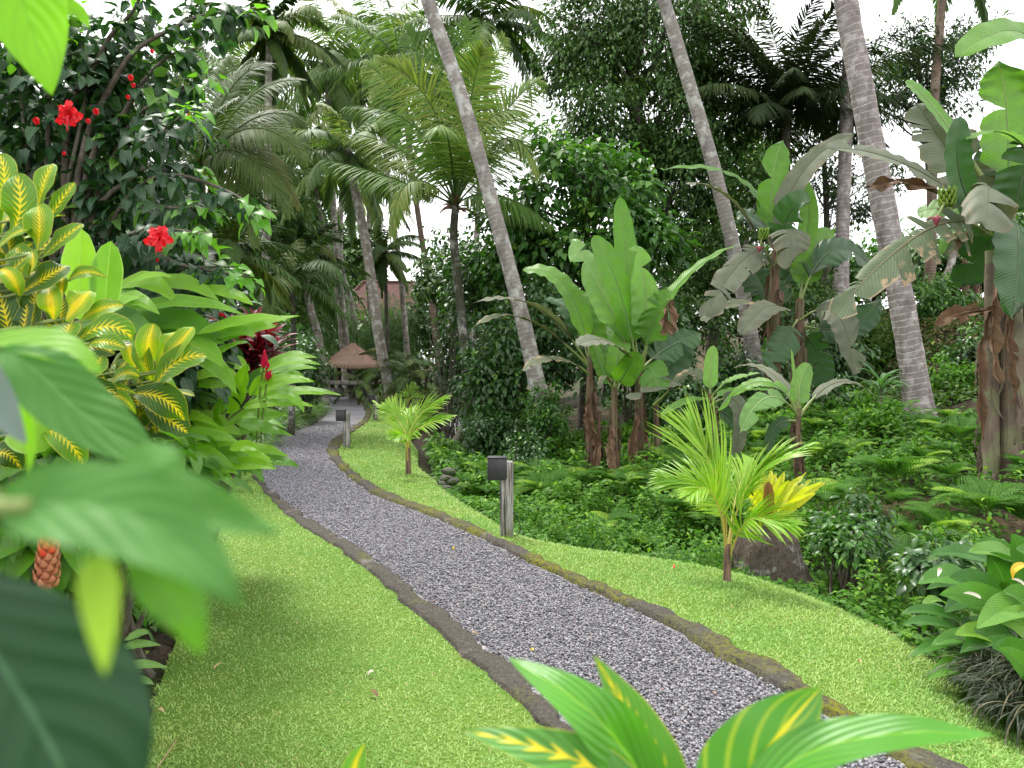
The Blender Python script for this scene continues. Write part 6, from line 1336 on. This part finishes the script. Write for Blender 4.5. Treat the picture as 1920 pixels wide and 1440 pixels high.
for sx in (-1, 1):
    for sy in (-1, 1):
        mb = MB(); c = A3(gx + sx * .72, yg + sy * .72, 0); box(mb, c + A3(0, 0, (z0 + .3 + ez - .1) / 2), (.13, .13, ez - .1 - z0 - .3), 0, bev=.015); p = mb.build('post', M['dark_timber'], t)
        mb = MB(); box(mb, c + A3(0, 0, z0 + .15), (.34, .34, .36), 0, bev=.07); mb.build('stone_foot', M['stone'], p)
mb = MB(); box(mb, (gx, yg, z0 + .52), (2.0, 2.0, .12), 0, bev=.01); mb.build('platform', M['dark_timber'], t)
mb = MB(); box(mb, (gx, yg - 1.02, z0 + .56), (2.05, .05, .17), 0, bev=.01); mb.build('platform_edge', M['timber'], t)
c = G(600, 767); mb = MB(); box(mb, (c[0], c[1] - .1, .05), (.7, .55, .1), .1, bev=.015); o_ = mb.build('stone_slab', M['stone'], origin=A3(c[0], c[1], 0)); tag(o_, 'pale flat stone slab lying on the grass left of the far path', 'slab')
c = W(625, 737, 36); mb = MB(); box(mb, (c[0] - .6, 36, float(h(c[0], 36)) + .04), (2.6, 1.6, .08), 0, bev=.02); o_ = mb.build('paved_terrace', M['stone'], origin=A3(c[0], 36, 0)); tag(o_, 'pale paved patch behind the end of the path left of the pavilion', 'paving')
# house behind
yh = 52; hx = gz(705, yh); zb = float(h(hx, yh)); ze = W(700, 600, yh)[2]; zr = W(700, 522, yh)[2]
t = thing('house', 'house with a large red clay tiled hip roof far behind the palms', 'house', A3(hx, yh, zb)); mb = MB(); box(mb, (hx - .3, yh + 2.4, (zb + ze) / 2 + .2), (5.2, 4.2, ze - zb + .4)); mb.build('wall', M['wall'], t)
mb = MB(); xl, xr_, ra, rb = W(622, 600, yh)[0], W(788, 600, yh)[0], W(668, 522, yh)[0], W(768, 522, yh)[0]
Vr = np.array([[xl, yh - .6, ze], [xr_, yh - .6, ze], [xr_, yh + 5.4, ze], [xl, yh + 5.4, ze], [ra, yh + 2.4, zr], [rb, yh + 2.4, zr]])
for f in ([0, 1, 5, 4], [1, 2, 5], [2, 3, 4, 5], [3, 0, 4], [3, 2, 1, 0]):
    P = Vr[f]; e1 = nrm(P[1] - P[0]); e2 = nrm(np.cross(np.cross(e1, P[2] - P[0]), e1)); mb.add(P, [list(range(len(f)))], np.stack([(P - P[0]) @ e1, (P - P[0]) @ e2, np.full(len(f), .5)], -1))
mb.build('roof', M['tile'], t, smooth=False); mb = MB(); tube(mb, Vr[4:6], .12, 8)
for a_, b_ in ((0, 4), (3, 4), (1, 5), (2, 5)): tube(mb, Vr[[a_, b_]] + A3(0, 0, .05), .1, 6)
mb.build('ridge_tiles', M['tile'], t)
for k in range(3): mb = MB(); box(mb, (hx - 1.8 + 1.6 * k, yh + .28, zb + (ze - zb) * .6), (.9, .06, 1.2), 0, bev=.02); mb.build('window', M['dark_timber'], t)
# stones by the stream
for k, (px, py, y, s_, lb) in enumerate(((836, 898, 11.0, .08, 'dark rounded stone on the bank of the stream, upper one'), (850, 903, 10.7, .07, 'dark rounded stone beside the white water'), (828, 908, 10.9, .06, 'small dark stone at the lawn side of the stream'), (842, 885, 11.6, .09, 'large dark stone in the stream gap'), (838, 915, 10.4, .055, 'lowest dark stone by the water'))):
    c = W(px, py, y); v = IV[None].repeat(1, 0)[0]; me = bpy.data.meshes.new('t')
    import bmesh
    bm = bmesh.new(); bmesh.ops.create_icosphere(bm, subdivisions=3, radius=1); V = np.array([q.co[:] for q in bm.verts]); Fc = np.array([[q.index for q in f.verts] for f in bm.faces]); bm.free()
    V = V * (1 + .14 * vnoise(V[:, 0] + k, V[:, 1] + V[:, 2], 2.2, k))[:, None] * A3(1.2, 1, .75) * s_; mb = MB(); mb.add(V + c, Fc, A3(0, 0, .5)); tag(mb.build('stone', M['rock'], origin=c), lb, 'stone', 'stones by the stream')
# ------------------------------------------------------------------ litter on the lawn
def litter(px, py, L, wd, mat, lab, name='fallen_leaf', cat='fallen leaf', a=None):
    c = G(px, py, .012); a = R.uniform(0, 6.28) if a is None else a; d = A3(math.cos(a), math.sin(a), 0) * L / 2; mb = MB(); blade(mb, bez(c - d, c + A3(0, 0, .02), c + d + A3(0, 0, .01), 7), wd, A3(0, -.1, 1), 'ovate', 2, .35); tag(mb.build(name, M[mat], origin=c), lab, cat)
litter(696, 1266, .035, .03, 'white_petal', 'small white fallen petal on the left lawn', 'petal', 'petal'); litter(410, 1252, .06, .018, 'dry_litter', 'thin tan fallen leaf on the lawn near the bed corner'); litter(300, 1338, .05, .03, 'dry_litter', 'tan curled fallen leaf on the lawn by the large blurred leaf')
litter(1262, 1065, .04, .025, 'costus_tip', 'orange fallen leaf on the right lawn left of the young palm'); litter(890, 1192, .05, .03, 'dry_litter', 'brown leaf by the left kerb'); litter(700, 1304, .05, .03, 'banana_dead', 'dark brown fallen leaf on the left lawn')
litter(850, 1030, .02, .025, 'yellow_leaf', 'yellow speck of a leaf on the gravel at mid path'); litter(998, 1222, .03, .02, 'yellow_leaf', 'small cream petal on the gravel near the foreground croton')
litter(1612, 1244, .035, .02, 'dry_litter', 'tan fallen leaf on the right lawn before the peace lilies')
mb = MB(); tube(mb, smooth_line([G(330, 1388, .02), G(312, 1415, .03), G(295, 1440, .02)], 6), .003, 5); tag(mb.build('twig', M['dry_litter'], origin=G(312, 1415)), 'thin pale straw lying on the lawn at the bottom left', 'twig')

# ------------------------------------------------------------------ blurred foliage close to the camera
b = A3(-.5, .36, 0)
t = thing('near_shrub', 'blurred large leafed shrub close to the camera along the left side', 'shrub', b); ms = MB()
def near_leaf(pts, y, wpx, face, mat, prof='ovate', fold=.2, wave=.02, st=True):
    P = smooth_line(PL(pts, y), 20); mb = MB(); blade(mb, P, wpx / F * y, A3(*face), prof, 5, fold, wave, 2.2, n=24); mb.build('leaf', M[mat], t)
    if st and pts[0][0] < 20: tube(ms, bez(A3(-.5, .42, P[0][2] - .06), (P[0] + A3(-.5, .42, P[0][2] - .06)) / 2 + A3(0, 0, .01), P[0], 6), .0025, 6)
near_leaf([(0, 652), (70, 698), (150, 772), (285, 862)], .5, 138, (.45, -.75, .6), 'blur_leaf', 'oblong', .14, .03)
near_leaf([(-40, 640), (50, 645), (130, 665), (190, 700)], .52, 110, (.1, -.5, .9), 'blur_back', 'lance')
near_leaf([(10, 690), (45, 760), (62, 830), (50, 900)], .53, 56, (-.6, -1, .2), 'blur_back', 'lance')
near_leaf([(-60, 660), (-30, 715), (10, 780), (50, 832)], .46, 74, (.5, -1, .2), 'blur_grey', 'lance')
near_leaf([(-10, 955), (110, 945), (240, 965, -.005), (360, 1040, -.01), (455, 1135, -.015)], .21, 190, (.25, -.8, .6), 'blur_leaf', 'lance', .22, .05)
near_leaf([(150, 960), (280, 930), (400, 960), (525, 1000)], .225, 125, (.1, -.85, .6), 'blur_leaf', 'lance', .2, .06)
near_leaf([(200, 950), (250, 900), (300, 865), (345, 890)], .24, 110, (0, -.8, .6), 'blur_leaf', 'lance', .1, .05)
near_leaf([(190, 1030), (190, 1090), (194, 1170), (197, 1268)], .2, 82, (.2, -1, .1), 'blur_yellow', 'lance', .4)
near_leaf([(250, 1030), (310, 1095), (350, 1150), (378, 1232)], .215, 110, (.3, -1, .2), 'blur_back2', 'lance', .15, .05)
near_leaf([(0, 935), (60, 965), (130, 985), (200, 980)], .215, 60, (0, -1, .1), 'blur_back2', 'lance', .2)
near_leaf([(-120, 1070), (5, 1250), (95, 1400), (190, 1600)], .28, 385, (.5, -.75, .4), 'blur_dark', 'oblong', .1, .03)
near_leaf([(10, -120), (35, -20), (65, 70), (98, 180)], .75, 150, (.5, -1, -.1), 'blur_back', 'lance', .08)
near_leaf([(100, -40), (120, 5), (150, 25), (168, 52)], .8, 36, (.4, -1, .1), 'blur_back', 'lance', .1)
P = smooth_line([b, A3(-.5, .36, .6), A3(-.5, .38, 1.2), A3(-.52, .5, 1.7), A3(-.52, .7, 2.15)], 20); tube(ms, P, np.linspace(.012, .005, 20), 8)
tube(ms, smooth_line([P[10], W(-200, 960, .3), W(-60, 955, .22), W(60, 948, .21)], 12), np.linspace(.006, .0022, 12), 7); tube(ms, smooth_line([P[17], W(-20, -140, .76), W(12, -110, .75)], 7), .004, 6)
ms.build('stem', M['petiole'], t)
b = A3(.17, .62, 0); t = thing('croton', 'blurred croton close to the camera at the bottom, green leaves blotched yellow', 'croton', b, 'crotons'); ms = MB(); hd = W(1300, 1560, .72); tube(ms, smooth_line([b, b * .5 + hd * .5 + A3(.02, 0, 0), hd], 10), np.linspace(.011, .007, 10), 8)
for pts, y, wp, fc, mk in (([(1260, 1560), (1180, 1420), (1090, 1320), (952, 1232, .06)], .7, 122, (.3, -.9, .5), 'croton_plain'), ([(1290, 1540), (1235, 1430), (1175, 1330), (1112, 1228)], .72, 104, (.7, -1, .25), 'croton_near'), ([(1345, 1560), (1400, 1470), (1465, 1375), (1540, 1288)], .68, 200, (-.25, -1, .35), 'croton_rib'), ([(1340, 1570), (1500, 1420), (1680, 1375, -.02), (1868, 1378, -.04)], .66, 98, (-.1, -.5, .9), 'croton_plain'),
                       ([(1260, 1570), (1130, 1450), (1000, 1400), (862, 1368, .03)], .68, 96, (.1, -.75, .7), 'croton_near')):
    mb = MB(); blade(mb, smooth_line(PL(pts, y), 20), wp / F * y, A3(*fc), 'lance', 5, .16, .02, 2.5, n=24, r=R.uniform(.05, .5)); o_ = mb.build('leaf', M[mk], t)
ms.build('stem', M['twig'], t)
b = A3(-.17, .95, 0); t = thing('croton', 'small yellow tipped croton sprig at the bottom edge of the left lawn', 'croton', b, 'crotons'); ms, mb = MB(), MB()
tube(ms, smooth_line([b, W(668, 1520, .9)], 5), .004, 6); blade(mb, smooth_line(PL([(662, 1500), (664, 1440), (684, 1393)], .9), 10), 62 / F * .9, A3(.1, -1, .3), 'ovate', 3, .2, r=.85); blade(mb, smooth_line(PL([(662, 1500), (600, 1480), (580, 1470)], .9), 10), 50 / F * .9, A3(.1, -1, .3), 'ovate', 3, .2, r=.85)
ms.build('stem', M['twig'], t); mb.build('leaf', M['croton_near'], t)
